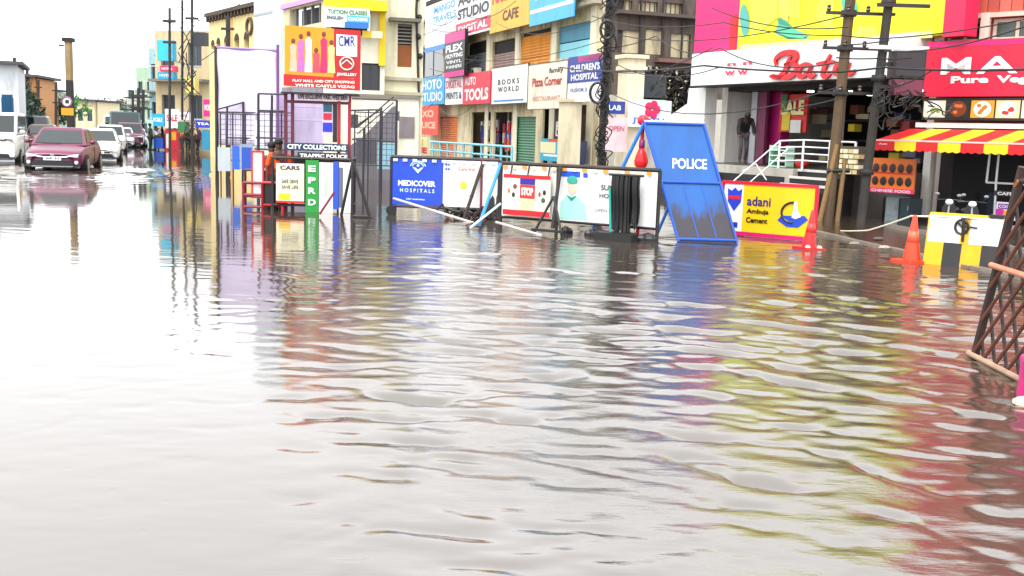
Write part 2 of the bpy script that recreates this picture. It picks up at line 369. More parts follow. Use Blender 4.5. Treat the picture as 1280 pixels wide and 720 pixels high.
def rs(*a, **k): k.setdefault('group', GS); return sign(rowF,*a,**k)
rs((522,99),(555,130),'pale blue board with white lettering left of the pink and white board','#38a8dc',rows=[('PHOTO',"#f4f4f4",.08,.92,.55,.9),('STUDIO','#f4f4f4',.15,.95,.12,.45)],out=.7)
rs((557,98),(578,130),'narrow white board with pink top line and black text below','#efe9ea',out=.7,rows=[('DIGITAL','#d8415c',.05,.95,.6,.9),('PRINTS &','#23355a',.05,.95,.2,.45)])
rs((579,93),(612,129),'red board lettered TOOLS in white','#e01f4a',out=.7,rows=[('AUTO','#ffffff',.08,.5,.62,.88),('TOOLS','#ffffff',.08,.95,.12,.5,.04)])
rs((614,86),(659,128),'white board with two short black lines of print above a blue stripe','#eceeea',out=.6,frame='#3a3a40',rows=[('B O O K S','#1d2226',.22,.78,.52,.66),('W O R L D','#1d2226',.22,.78,.32,.46)],bands=[('#2b8ac8',.1,.9,.06,.1)])
rs((661,82),(708,135),'cream board with red and black handwritten lettering','#f2e4d4',out=1.1,frame='#5a4f48',rows=[('Pizza Corner','#b7331f',.12,.88,.5,.7,.03),('family','#2a2420',.55,.9,.74,.88),('RESTAURANT','#d0a090',.15,.85,.18,.28)])
t6 = rs((711,72),(751,126),'blue and white board lettered CHILDREN above a round emblem','#eceff4',out=1.3,bands=[('#1d3f9c',0,1,.42,1),('#d65b9c',.3,1,.86,1)],rows=[("CHILDREN'S",'#ffffff',.06,.94,.66,.82,.03),('HOSPITAL','#ffffff',.1,.9,.47,.61,.03),('FLOOR 2','#4a62a0',.1,.6,.22,.3)])
rs((532,9),(570,57),'tall white board with pale blue lettering at the left end of the upper strip','#e9f0f8',out=.8,rows=[('MANGO','#3f9fd8',.3,.95,.78,.93),('TRAVELS','#3f9fd8',.25,.98,.58,.72)],bands=[('#2a86e0',0,1,0,.1)])
rs((571,-14),(613,37),'white board with thick black lettering and a pink band','#f0efec',out=.8,rows=[('A-STAR','#15151a',.05,.95,.62,.86,.04),('STUDIO','#15151a',.05,.95,.35,.56,.04),('DIGITAL','#ffffff',.08,.92,.08,.22,.03)],bands=[('#d8264f',0,1,.04,.28)])
rs((614,-28),(661,30),'yellow board with red and green letters','#f7b50c',out=.8,rows=[('FOOD','#d8171b',.06,.5,.5,.8,.05),('COURT','#127a3a',.5,.96,.55,.82,.05),('CAFE','#5a2a08',.35,.75,.16,.34,.03)])
rs((664,-42),(717,20),'bright blue board above the yellow shutter','#3fb4e8',out=.8,rows=[('COMPUTERS','#ffffff',.1,.9,.4,.7,.03)],bands=[('#e8f4fa',.02,.98,.2,.26)])
rs((556,43),(580,94),'black upright board lettered FLEX PRINTING','#16151a',out=1.0,th=.2,rows=[('FLEX','#ffffff',.08,.92,.56,.72,.04),('PRINTING','#ffffff',.08,.92,.42,.52,.03),('VINYL','#ffffff',.12,.88,.3,.37),('BANNERS','#ffffff',.12,.88,.19,.26)],bands=[('#d4188a',0,1,.78,1),('#d4188a',0,1,0,.12)])
rs((523,133),(547,169),'orange red upright board beside the orange shutter','#e8523a',out=.9,rows=[('XO','#f8c4a8',.2,.8,.6,.85,.04),('JUICE','#f8c4a8',.1,.9,.15,.45,.04)])
rs((695,152),(724,171),'small white board lettered XEROX in magenta over LAMI','#f0e4ee',out=.5,rows=[('XEROX','#d01878',.06,.94,.52,.88,.04),('N LAMI','#1a1a24',.06,.94,.1,.42,.04)])
rs((676,173),(719,204),'cyan poster board with orange strip beneath the XEROX board','#36b8d8',out=.45,bands=[('#e8542a',.25,.6,.88,1),('#f0e8c0',0,.45,.35,.85),('#e8f4f8',.1,.9,.2,.3)])
rs((719,176),(731,205),'dark blue upright panel beside the cream pillar','#1d2a78',out=.45)
rs((504,170),(536,194),'yellow and white board with red lettering low beside the stairs','#f2ecc4',out=6.0,rows=[('ARTIE','#e0183a',.06,.94,.08,.42,.05)],bands=[('#f0d040',.25,.8,.5,.9)])
def row_extras():
    # cream pillar on the corner
    x0,_ = rowF.loc(733,150); x1,_ = rowF.loc(752,150,out=1.6)
    t = T(rowF,'pillar','square cream pillar at the near corner of the shop row','pillar',at=(x0+1,-1.2,0))
    t.box('shaft', mat('#e6dcc0',.8,.15,3,streak=.4,bump=.3), x0+.6,x0+1.5,-1.6,-.9,0,rowF.loc(745,126,out=1.4)[1]); t.box('cap', mat('#d8ccb0',.8), x0+.5,x0+1.6,-1.7,-.8,rowF.loc(745,126,out=1.4)[1],rowF.loc(745,126,out=1.4)[1]+.15)
    # fine railings before the shops
    t = T(rowF,'railing','pale blue pipe railing in front of the middle shops','railing',at=(-14,-3,0))
    a,_=rowF.loc(533,185,out=3); b,_=rowF.loc(640,185,out=3); z=rowF.loc(600,181,out=3)[1]
    r=MB(); n=10
    r.tube((a,-3,z),(b,-3,z),.06); r.tube((a,-3,z*.55),(b,-3,z*.55),.05)
    t.part('rail',r,mat('#8fd0e0',.4))
    for i in range(n+1):
        x=a+(b-a)*i/n; t.part('post',MB().tube((x,-3,-.2),(x,-3,z),.06),mat('#8fd0e0',.4))
row_extras()
# ================================================================ BROWN BUILDING END WALL
brF = Fr(rowF.w(0.15,0.5,0), R(20))
def brown_building():
    t = T(brF,'stained_building','tall grey brown rain stained building with barred openings behind the cable pole','building')
    f = brF; m = mat('#6f635b',.85,.4,1.2,streak=.95,bump=.6,stain='#262019'); x1,_ = f.loc(925,100)
    S = f.loc
    holes=[]
    for a,b,c,d in [(771,800,38,66),(806,829,37,68),(838,862,42,72),(768,790,0,12),(798,822,2,14),(830,853,4,22)]:
        holes.append((S(a,d)[0],S(b,d)[0],S((a+b)/2,d)[1],S((a+b)/2,c)[1]))
    wm=MB(); wallgrid(wm,0,x1,0,9.2,holes,0,.3); t.part('wall',wm,m); t.box('body',m,0,x1,1.2,8,0,9.0)
    for i,h in enumerate(holes):
        t.box('shutter_panel', mat(['#54484a','#8a6252','#5e5050','#4a4446','#5d5450','#524a48'][i],.8,.35,3,streak=.7), h[0],h[1],.18,.22,h[2],h[3])
        if i>2:
            for k in range(4):
                x=h[0]+(h[1]-h[0])*(k+.5)/4; t.box('bar',IRON,x-.02,x+.02,.05,.08,h[2],h[3])
    za=S(800,20)[1]; zb=S(835,76)[1]
    t.box('ledge', mat('#5f544d',.8,.3,3,streak=.6), 0,x1,-.55,-.002,za,za+.14); t.box('ledge', mat('#84605a',.8,.3,3,streak=.6), 2,x1,-.5,-.002,zb-.1,zb+.06)
    for a in (800,828,853): s,_=S(a,10); t.part('pipe',MB().tube((s,-.12,zb),(s,-.12,9.1),.05),IRON)
    t.box('parapet',m,0,x1,-.2,.3,9.2,9.5)
    g0,_=S(760,150); g1,_=S(915,150); t.box('ground_floor_front', mat('#c9c3b8',.8,.2,2,streak=.5), g0,g1,-.06,-.003,0,S(840,122)[1])
brown_building()
def side_lane():
    f = Fr(brF.w(0,-4.0,0), R(20))
    a=f.loc(781,150)[0]; b=f.loc(803,150)[0]; zt=f.loc(792,68)[1]
    t=T(f,'masonry_column','tall cream square column with moulded cap beside the cable pole','column',at=(a,0,0))
    m=mat('#e8dcc0',.8,.12,3,streak=.35,bump=.3)
    t.box('shaft',m,a,b,0,.8,0,zt-.6); t.box('cap',m,a-.08,b+.08,-.08,.88,zt-.6,zt-.45); t.box('neck',m,a-.02,b+.02,-.02,.82,zt-.45,zt-.15); t.box('top',m,a-.12,b+.12,-.12,.92,zt-.15,zt)
    sign(f,(804,92),(832,123),'dark grey blank panel between the cream column and the creeper','#30383e',out=-.3)
    s=sign(f,(786,124),(838,160),'white board with a pink flower and blue lettering above the police board','#ecebf0',out=.3,rows=[('JYOTHI','#1f6fd0',.1,.9,.1,.35,.03)])
    c=MB()
    cx=(s.x0+s.x1)/2+.1; cz=s.z0+(s.z1-s.z0)*.66
    for k in range(5):
        th=k*2*math.pi/5; c.ell((cx+.2*math.cos(th),-s.out-.02,cz+.2*math.sin(th)),.17,.015,.17,10,5)
    s.part('printed_flower',c,mat('#d81a60',.5))
    sign(f,(756,126),(781,143),'small dark blue panel with pale print behind the cable pole','#24409a',out=.5,rows=[('LAB','#e0e8f8',.2,.8,.3,.7)])
    sign(f,(757,146),(783,190),'pale pink faded board behind the cable pole','#e8c8cc',out=.5,rows=[('OPEN','#b86a80',.15,.85,.6,.75)])
    sign(f,(804,124),(833,133),'narrow pale green strip board under the dark panel','#8fd6c0',out=.2)
side_lane()
# ---------------------------------------------------------------- generic leaf clump
def leaves(n, fn, size, rng):
    V=[];F=[]
    for _ in range(n):
        c = Vector(fn(rng)); a = Vector((rng.gauss(0,1),rng.gauss(0,1),rng.gauss(0,1))).normalized(); b = a.cross(Vector((rng.gauss(0,1),rng.gauss(0,1),rng.gauss(0,1)))).normalized()
        l = size*rng.uniform(.6,1.4); o=len(V)
        V += [c-a*l, c+b*l*.45, c+a*l, c-b*l*.45]; F.append((o,o+1,o+2,o+3))
    m=MB(); m.v=[tuple(v) for v in V]; m.f=F; return m
def creeper():
    f = Fr(brF.w(0,-3.2,0), R(20)); rng = random.Random(3)
    def r_(px,py): return f.loc(px,py)
    x0,_=r_(803,120); x1,_=r_(868,120); z1=r_(835,86)[1]; z0=r_(835,150)[1]
    t=T(f,'creeper','dark tangled dry creeper hanging beside the white shop wall','creeper',at=((x0+x1)/2,0,0))
    outline=lambda u,v: (v > .05+.55*max(0,.55-u) ) and v < 1-.06*u
    def pt(rng):
        while True:
            u,v=rng.random(),rng.random()
            if v>.0+.75*max(0,(.45-u)) and v<1.02-.1*u and v > .35*max(0,u-.55): return (x0+(x1-x0)*u, rng.gauss(0,.22), z0+(z1-z0)*v)
    t.part('foliage', leaves(3200,pt,.13,rng), mat('#201e1b',.8,.5,5), kind='stuff')
    t.part('dry_foliage', leaves(520,pt,.12,rng), mat('#b9ad96',.7,.4,5), kind='stuff')
    st=MB()
    for k in range(14):
        a=x0+(x1-x0)*rng.random(); p=[(a+rng.gauss(0,.1)*i,rng.gauss(0,.1),z1-(z1-z0)*i/6*rng.uniform(.85,1)) for i in range(6)]; st.path(p,.035,5)
    t.part('stem', st, mat('#2c2621',.8))
creeper()
# ================================================================ people
def human(fr, x, y, z, h, label, shirt, trousers, skin='#5c3a28', pose='stand', hair='#120e0c', group=None, turn=0, name='person'):
    """x,y,z of the feet in the frame; one skinned body, clothes and hair as its children"""
    s=h/1.7
    e=bpy.data.objects.new(name,None); COL.objects.link(e); e.location=fr.w(x,y,z); e.rotation_euler=(0,0,fr.a+turn); e['label']=label; e['category']='person'
    if group: e['group']=group
    J={'pel':(0,0,.92,.13),'sp':(0,.0,1.12,.125),'ch':(0,0,1.34,.14),'nk':(0,0,1.48,.055),'hd':(0,-.01,1.56,.085),'ht':(0,-.01,1.66,.08),
       'ls':(-.18,0,1.40,.06),'le':(-.25,0,1.12,.045),'lw':(-.26,-.08,.88,.033),'lh':(-.26,-.11,.80,.036),
       'rs':(.18,0,1.40,.06),'re':(.25,0,1.12,.045),'rw':(.26,-.08,.88,.033),'rh':(.26,-.11,.80,.036),
       'lp':(-.09,0,.86,.09),'lk':(-.1,-.02,.48,.062),'la':(-.1,.03,.08,.042),'lt':(-.11,-.12,.03,.035),
       'rp':(.09,0,.86,.09),'rk':(.1,-.02,.48,.062),'ra':(.1,.03,.08,.042),'rt':(.11,-.12,.03,.035)}
    if pose=='stoop':
        up={'sp':(.0,-.1,1.08),'ch':(.0,-.25,1.24),'nk':(.0,-.36,1.31),'hd':(0,-.44,1.35),'ht':(0,-.5,1.42),'ls':(-.18,-.28,1.28),'rs':(.18,-.28,1.28),
            'le':(-.22,-.34,1.0),'lw':(-.2,-.5,.84),'lh':(-.2,-.55,.78),'re':(.23,-.36,1.02),'rw':(.2,-.56,.9),'rh':(.2,-.62,.86),
            'lk':(-.1,-.2,.52),'la':(-.1,-.08,.1),'lt':(-.1,-.22,.06),'rk':(.1,-.02,.48),'ra':(.1,.2,.1),'rt':(.1,.08,.04)}
        for k,v in up.items(): J[k]=(*v,J[k][3])
    if pose=='walk':
        up={'lk':(-.1,-.14,.5),'la':(-.1,-.18,.08),'lt':(-.1,-.32,.04),'rk':(.1,.02,.48),'ra':(.1,.26,.14),'rt':(.1,.16,.03),'le':(-.24,.1,1.13),'lw':(-.24,.06,.9),'lh':(-.24,.04,.83),'re':(.24,-.08,1.13),'rw':(.24,-.24,.95),'rh':(.24,-.3,.9)}
        for k,v in up.items(): J[k]=(*v,J[k][3])
    if pose=='ride':
        up={'pel':(0,.1,.82),'sp':(0,.06,1.02),'ch':(0,0,1.24),'nk':(0,-.02,1.38),'hd':(0,-.04,1.47),'ht':(0,-.05,1.57),'ls':(-.18,0,1.3),'rs':(.18,0,1.3),'le':(-.26,-.2,1.08),'lw':(-.28,-.42,1.02),'lh':(-.28,-.5,1.02),'re':(.26,-.2,1.08),'rw':(.28,-.42,1.02),'rh':(.28,-.5,1.02),
            'lp':(-.1,.05,.8),'rp':(.1,.05,.8),'lk':(-.2,-.36,.72),'rk':(.2,-.36,.72),'la':(-.18,-.28,.34),'ra':(.18,-.28,.34),'lt':(-.18,-.42,.3),'rt':(.18,-.42,.3)}
        for k,v in up.items(): J[k]=(*v,J[k][3])
    E=[('pel','sp'),('sp','ch'),('ch','nk'),('nk','hd'),('hd','ht'),('ch','ls'),('ls','le'),('le','lw'),('lw','lh'),('ch','rs'),('rs','re'),('re','rw'),('rw','rh'),
       ('pel','lp'),('lp','lk'),('lk','la'),('la','lt'),('pel','rp'),('rp','rk'),('rk','ra'),('ra','rt')]
    def sk(name,keys,edges,m,add,root,parent):
        idx={k:i for i,k in enumerate(keys)}; me=bpy.data.meshes.new(name)
        me.from_pydata([tuple(c*s for c in J[k][:3]) for k in keys],[(idx[a],idx[b]) for a,b in edges],[]); me.update()
        o=bpy.data.objects.new(name,me); COL.objects.link(o); o.parent=parent; me.materials.append(m)
        o.modifiers.new('skin','SKIN'); 
        for k in keys:
            r=(J[k][3]+add)*s; me.skin_vertices[0].data[idx[k]].radius=(r,r*.85)
            me.skin_vertices[0].data[idx[k]].use_root=(k==root)
        sb=o.modifiers.new('sub','SUBSURF'); sb.levels=1; sb.render_levels=1; return o
    b=sk('body',list(J),E,mat(skin,.6,.1),0,'pel',e)
    ks=['pel','sp','ch','ls','le','rs','re']+(['lw','rw','nk'] if pose=='stoop' else []); sk('shirt',ks,[q for q in E if q[0] in ks and q[1] in ks],mat(shirt,.8,.15,6),.016 if pose!='stoop' else .035,'ch',e)
    ks=['pel','lp','lk','la','rp','rk','ra']; sk('trousers',ks,[q for q in E if q[0] in ks and q[1] in ks],mat(trousers,.8,.15,6),.015,'pel',e)
    hx=J['ht']; MB().ell((hx[0]*s,(hx[1]+.02)*s,(hx[2]+.005)*s),.098*s,.108*s,.09*s,10,6).build('hair',mat(hair,.7),e,smooth=True)
    return e
# ================================================================ FOOTWEAR SHOP
bs = G(1050, 181+83); bata = Fr(bs, R(-64))
def footwear_shop():
    f=bata; L=f.loc
    xl=L(893,108)[0]; xr=L(1160,98)[0]; fz=L(1000,104)[1]; ft=L(1000,60)[1]; floor=1.0
    xw0=L(868,150)[0]
    t=T(f,'footwear_shop','footwear shop with broad white fascia lettered in red script above a raised glass front','shop',at=(0,0,0))
    wh=mat('#e4e2dc',.5,.08,2,streak=.35)
    top=7.0
    # shell round the recessed entrance
    b=MB(); b.box(xl+.0,xr,-.0,.3,fz+.02,top); b.box(xl,xl+.25,.301,5,0,top); b.box(xr-.2,xr,.301,4.79,0,top); b.box(xl+.25,xr-.2,4.8,5,0,fz+.2); t.part('wall',b,wh)
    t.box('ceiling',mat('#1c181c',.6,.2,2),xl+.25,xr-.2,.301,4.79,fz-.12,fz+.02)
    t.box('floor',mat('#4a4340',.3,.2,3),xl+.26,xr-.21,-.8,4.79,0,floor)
    fb=MB(); fb.box(xl-.1,xr+.05,-.75,-.002,fz,ft); fa=t.part('fascia',fb,mat('#f4f3f0',.35,.03,1))
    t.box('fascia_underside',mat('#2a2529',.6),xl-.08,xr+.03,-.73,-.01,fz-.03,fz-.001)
    fo=.77
    a=f.loc(962,100,out=fo)[0]; c=f.loc(1073,80,out=fo)[0]; z1=f.loc(1015,66,out=fo)[1]; z0=f.loc(1015,98,out=fo)[1]
    def stroke(pts,wd,nm='letter'):
        # catmull-rom ribbon of varying width, in picture corners read onto the fascia
        pts=[f.loc(*p,out=fo) for p in pts]; P=[]; n=len(pts)
        for i in range(n-1):
            p0,p1,p2,p3=[Vector(pts[max(0,min(n-1,j))]) for j in (i-1,i,i+1,i+2)]
            for q in range(6):
                u=q/6; P.append(.5*((2*p1)+(p2-p0)*u+(2*p0-5*p1+4*p2-p3)*u*u+(3*p1-p0-3*p2+p3)*u**3))
        P.append(Vector(pts[-1])); m=len(P); k=MB(); Lq=[];Rq=[]
        for i,p in enumerate(P):
            d=(P[min(m-1,i+1)]-P[max(0,i-1)]); d=d.normalized() if d.length>1e-6 else Vector((1,0)); nn=Vector((-d.y,d.x)); w_=wd*(.35+.65*math.sin(math.pi*min(1,max(0,(i+1.5)/(m+2)))))
            Lq.append(p+nn*w_);Rq.append(p-nn*w_)
        for i in range(m-1): k.add([(Rq[i].x,-fo-.06,Rq[i].y),(Rq[i+1].x,-fo-.06,Rq[i+1].y),(Lq[i+1].x,-fo-.06,Lq[i+1].y),(Lq[i].x,-fo-.06,Lq[i].y),(Rq[i].x,-fo,Rq[i].y),(Rq[i+1].x,-fo,Rq[i+1].y),(Lq[i+1].x,-fo,Lq[i+1].y),(Lq[i].x,-fo,Lq[i].y)],[(0,1,2,3),(3,2,6,7),(1,0,4,5)])
        return k
    rdm=mat('#d3101c',.3,.02)
    def merge(*ks):
        m=MB()
        for k in ks: m.add(k.v,k.f)
        return m
    t.part('letter_b',merge(stroke([(964,95),(974,97),(982,90),(986,80),(990,70)],.075),stroke([(972,82),(971,74),(980,67),(994,66),(997,72),(990,79),(982,81)],.07),stroke([(982,81),(994,80),(997,87),(990,95),(978,97),(967,94)],.075)),rdm)
    t.part('letter_a',merge(stroke([(1016,83),(1010,80),(1002,84),(999,92),(1004,96),(1012,90),(1016,83)],.06),stroke([(1017,81),(1013,90),(1015,96),(1022,92)],.06)),rdm)
    t.part('letter_t',merge(stroke([(1040,68),(1034,80),(1030,92),(1034,96),(1041,91)],.065),stroke([(1022,80),(1034,78),(1047,77)],.04)),rdm)
    t.part('letter_a',merge(stroke([(1062,80),(1056,77),(1048,82),(1045,90),(1051,93),(1058,87),(1062,80)],.06),stroke([(1064,78),(1060,87),(1062,93),(1071,88)],.06)),rdm)
    t.text('w w',mat('#d3305c',.3,.02),f.loc(907,92,out=fo)[0],f.loc(936,92,out=fo)[0],f.loc(920,94,out=fo)[1],f.loc(920,88,out=fo)[1],-fo-.03,bold=.03)
    t.text('n n',mat('#d3305c',.3,.02),f.loc(910,84,out=fo)[0],f.loc(941,84,out=fo)[0],f.loc(925,82,out=fo)[1],f.loc(925,78,out=fo)[1],-fo-.03,bold=.03)
    for k,(px,py) in enumerate([(972,116),(1001,114),(1070,112),(1088,106),(975,121)]):
        x=L(px,py)[0]; 
        if xl+.5<x<xr-.4: t.part('ceiling_lamp',MB().lathe((x,1.1+.5*k,fz-.16),[(.09,0),(.09,.04)],12),mat('#fff4e0',.3,0,emit=6.0))
    # white side wall with slanting parapet, left of the entrance
    s=MB(); a0=L(843,150)[0]; p=[(a0,L(843,200)[1]),(L(915,205)[0],L(915,212)[1]),(L(936,205)[0]-.0,0.9),(xl+.6,fz-.01),(L(873,106)[0],fz-.0),(L(870,118)[0],L(870,128)[1]),(a0,L(843,152)[1])]
    p=[(L(836,200)[0],0.0),(L(905,205)[0],0.0),(xl+.02,0.0),(xl+.02,fz-.03),(L(872,106)[0],fz-.03),(L(870,126)[0],L(870,130)[1]),(L(836,152)[0],L(836,153)[1])]
    t2=T(f,'shop_side_wall','plain white side wall with slanting top left of the footwear shop','wall',at=(p[0][0],0,0)); t2.part('wall_panel',MB().poly(p,-.3,.1),mat('#f0eee9',.7,.05,2,streak=.18))
    # display inside
    L2=lambda px,py,o: f.loc(px,py,out=o)
    def inner(name,col,px0,py0,px1,py1,depth,th=.08,em=0,rough=.5):
        x0=L2(px0,py0,-depth)[0]; x1=L2(px1,py1,-depth)[0]; za=L2((px0+px1)/2,py0,-depth)[1]; zb=L2((px0+px1)/2,py1,-depth)[1]
        return t.box(name,mat(col,rough,.15,3,emit=em),x0,x1,depth,depth+th,zb,za),(x0,x1,zb,za)
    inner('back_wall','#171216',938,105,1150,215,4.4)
    inner('magenta_panel','#c0187a',955,104,974,192,1.2,.3); inner('door_frame','#cfd0d2',941,106,945,205,.9,.1); inner('door_frame','#8f4468',948,106,953,205,.9,.1)
    _,q=inner('poster','#e0342a',976,118,1007,165,1.0,.05); 
    inner('poster_patch','#f4d23a',978,140,986,163,.99-.03,.02); inner('poster_patch','#f0f0ea',988,150,1000,166,.99-.04,.02); inner('poster_patch','#3a7a50',977,118,983,138,.99-.05,.02)
    t.text('SALE',mat('#f8e8a0',.4,0),q[0]+.12,q[1]-.06,q[2]+(q[3]-q[2])*.45,q[2]+(q[3]-q[2])*.85,.94,bold=.05)
    for k in range(22):
        px=1010+random.random()*120; py=130+random.random()*70; d=2+random.random()*2
        inner('shoe_box',random.choice(['#d8cfae','#b03a48','#e8d040','#6a6880','#8c5a3a','#4a4e80','#cfcfd0']),px,py,px+7+random.random()*8,py+6+random.random()*6,d,.25)
    inner('shelf','#6a5a60',1008,150,1150,152,3.6); inner('shelf','#6a5a60',1008,175,1150,177,3.6)
    inner('glass_door_post','#b8babd',1046,108,1049,210,.5,.06); 
    # steps in front
    sx0=L(1037,250)[0]; sx1=L(1098,250)[0]
    for k in range(6): t.box('step',mat('#1c1a19' if k%2 else '#242120',.5,.2,4,streak=.3),sx0,sx1,-2.3+.25*k,-.8,.0+.165*k,.165*(k+1)-.001*k); t.box('step_nosing',mat('#d8d4cc',.5,.1),sx0,sx1,-2.33+.25*k,-2.30+.25*k,.165*k+.11,.165*(k+1)+.004)
    t.box('plinth',mat('#b9b4aa',.6,.2,3,streak=.8),L(925,215)[0],sx0-.01,-1.2,-.81,0,floor-.02)
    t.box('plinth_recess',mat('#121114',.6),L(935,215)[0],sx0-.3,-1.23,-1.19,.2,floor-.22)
    # black sloping ramp left
    r=MB(); xa=L(905,215)[0]-.4; xb=L(940,215)[0]+.2
    for k in range(5): r.box(xa+.0,xb,-2.0+.16*k,-1.24,0+.15*k,.15*(k+1))
    t.part('dark_steps',r,mat('#2a2a2c',.5,.3,4))
    # white pipe railing
    rl=MB(); o=1.15
    def Q(px,py,oo=o): x,z=f.loc(px,py,out=oo); return (x,-oo,z)
    top_=[Q(975,176),Q(1005,175),Q(1070,178)]
    rl.path(top_,.02); 
    for dz in (.16,.32,.48): rl.path([(a,b,c-dz) for a,b,c in top_],.018)
    for q_ in [Q(975,176),Q(1005,175),Q(1038,176),Q(1070,178)]: rl.tube(q_,(q_[0],q_[1],floor-.05),.028)
    rl.path([Q(975,176),Q(915,228,2.2)],.018); rl.path([Q(985,186),Q(928,236,2.2)],.014); rl.tube(Q(915,228,2.2),(Q(915,228,2.2)[0],-2.2,0),.028)
    rl.path([Q(928,214,1.7),Q(945,205,1.7),Q(958,225,1.7)],.014)
    t3=T(f,'railing','white pipe railing round the raised landing of the footwear shop','railing',at=(top_[0][0],-o,floor)); t3.part('rail',rl,mat('#f2f2f0',.3))
    # folded cartons and pots on the landing
    for nm,lb,col,a,b,c,d in [('carton','pale green boxy display stand on the shop landing','#b8dccb',972,182,992,206),('pot','small red pot on the shop landing','#d83a30',997,198,1008,210)]:
        x0=f.loc(a,b,out=.7)[0]; x1=f.loc(c,d,out=.7)[0]; z0=floor; z1=f.loc((a+c)/2,b,out=.7)[1]
        tt=T(f,nm,lb,nm,at=(x0,-.7,z0))
        if nm=='pot': tt.part('bowl',MB().lathe(((x0+x1)/2,-.7,z0),[(.1,0),(.17,.12),(.15,.2),(.17,.22)],14),mat(col,.4),smooth=True)
        else:
            for k in range(4): tt.box('shelf',mat(col,.5),x0,x1,-.95,-.7,z0+(z1-z0)*k/4,z0+(z1-z0)*k/4+.03)
            for xx in (x0,x1-.03): tt.box('side',mat(col,.5),xx,xx+.03,-.951,-.699,z0,z1)
    # cream carved block beside the pole
    x0=f.loc(1050,190,out=1.2)[0]; x1=f.loc(1082,190,out=1.2)[0]; za=f.loc(1066,183,out=1.2)[1]
    t4=T(f,'stone_wall','cream wall of rough stones behind the electric poles','wall',at=(x0,-1.4,floor))
    n=0
    for j in range(5):
        z0=floor-.05+(za-floor)*j/5
        for i in range(5):
            wx=(x1-x0)/5; xx=x0+wx*i+(wx*.3 if j%2 else 0); g=random.random()*.03
            if xx+wx>x1+.1: continue
            bb=MB().box(xx+.012,xx+wx-.012,-1.4-g,-1.2,z0+.012,z0+(za-floor)/5-.012); t4.part('stone',bb,mat(['#e8dcb4','#d8c898','#f0e8cc'][(i+j)%3],.8,.2,6))
    t4.box('mortar',mat('#6a6050',.9),x0,x1,-1.39,-1.15,floor-.05,za)
    human(f,L2(928,200,.3)[0],-.3,floor-.0,1.38/1.35*1.5,'person in black jacket and grey trousers stooping on the steps at the white wall','#060607','#5a5258',pose='stoop',turn=R(60))
    return xl,xr,fz,ft
XL,XR,FZ,FT = footwear_shop()
def hoarding_big():
    f=bata; o=.35
    x0=f.loc(868,50,out=o)[0]; xm=f.loc(922,50,out=o)[0]; x1=f.loc(1180,40,out=o)[0]; z0=FT+.02; z1=6.9
    zl=f.loc(895,68,out=o)[1]
    t=T(f,'hoarding','large hoarding with plain magenta panel and yellow poster of a shoe over the white fascia','hoarding',at=(x0,-o,z0))
    t.box('magenta_panel',mat('#e6287a',.5,.08,2),x0,xm-.02,-o,-.02,zl,5.75); t.box('grey_upper_panel',mat('#8a8680',.6,.2,2,streak=.5),x0,xm-.02,-o,-.02,5.752,z1); t.box('red_strip',mat('#e01f30',.5,.05),xm-.35,xm-.06,-o-.01,-o+.01,zl,zl+1.0)
    t.box('poster_panel',mat('#dfe022',.5,.12,1),xm,x1,-o,-.02,f.loc(960,63,out=o)[1],z1)
    t.box('panel_end',mat('#e0245c',.5,.05),x1+.01,x1+.55,-o-.05,-.02,f.loc(1165,48,out=o)[1],z1)
    z=f.loc(960,63,out=o)[1]
    t.box('printed_floor',mat('#f0e80a',.5,.05),xm+.03,x1-.02,-o-.012,-o,z+.02,z+.5)
    def P(px,py): return f.loc(px,py,out=o+.02)
    # printed leg, foot and shoe
    def pp(name,pts,col,y=.02):
        if 'shoe' in name or 'leg' in name:
            n_=len(pts); Q=[]
            for i in range(n_):
                p0,p1,p2,p3=[Vector(pts[(i+j)%n_]) for j in (-1,0,1,2)]
                for q in range(4): u=q/4; v=.5*((2*p1)+(p2-p0)*u+(2*p0-5*p1+4*p2-p3)*u*u+(3*p1-p0-3*p2+p3)*u**3); Q.append((v.x,v.y))
            pts=Q
        t.part(name,MB().poly([P(*q) for q in pts],-o-y,-o-y+.008),mat(col,.5,.1,5))
    pp('printed_panel',[(938,48),(938,-30),(972,-30),(972,22)][::1],'#e2ec52',.018)
    pp('printed_leg',[(975,26),(972,-40),(984,-40),(985,25)],'#e0c860',.022)
    pp('printed_shoe',[(970,42),(971,34),(975,27),(982,25),(987,31),(997,38),(1010,44),(1009,48),(996,49),(983,47)],'#5fc4a0',.026)
    pp('printed_sole',[(971,41),(985,46),(1003,48),(1009,45),(1008,48),(985,49)],'#2a6a5c',.03)
    pp('printed_shoe',[(925,18),(930,5),(936,20),(934,43),(928,42)],'#5fb4a8',.026)
    pp('printed_panel',[(925,62),(925,56),(1040,48),(1165,38),(1165,47),(1040,55)],'#eef09a',.016)
    pp('printed_panel',[(985,20),(985,-30),(1000,-30),(1000,24)],'#e2ec52',.018)
    pp('printed_panel',[(945,20),(955,-30),(962,-30),(962,30)],'#e2ec52',.0185)
    pp('printed_strap',[(974,30),(972,24),(976,22),(985,29),(990,33),(984,32)],'#3a9a84',.034)
    pp('printed_panel',[(1018,20),(1030,-20),(1045,-20),(1040,40)],'#e2ec52',.02)
    pp('printed_shoe',[(1052,4),(1056,-8),(1066,-6),(1072,14),(1060,22)],'#5fc4a0',.026)
    pp('printed_flower',[(1062,45),(1075,32),(1095,34),(1100,48),(1085,56)],'#e8d85a',.026)
hoarding_big()
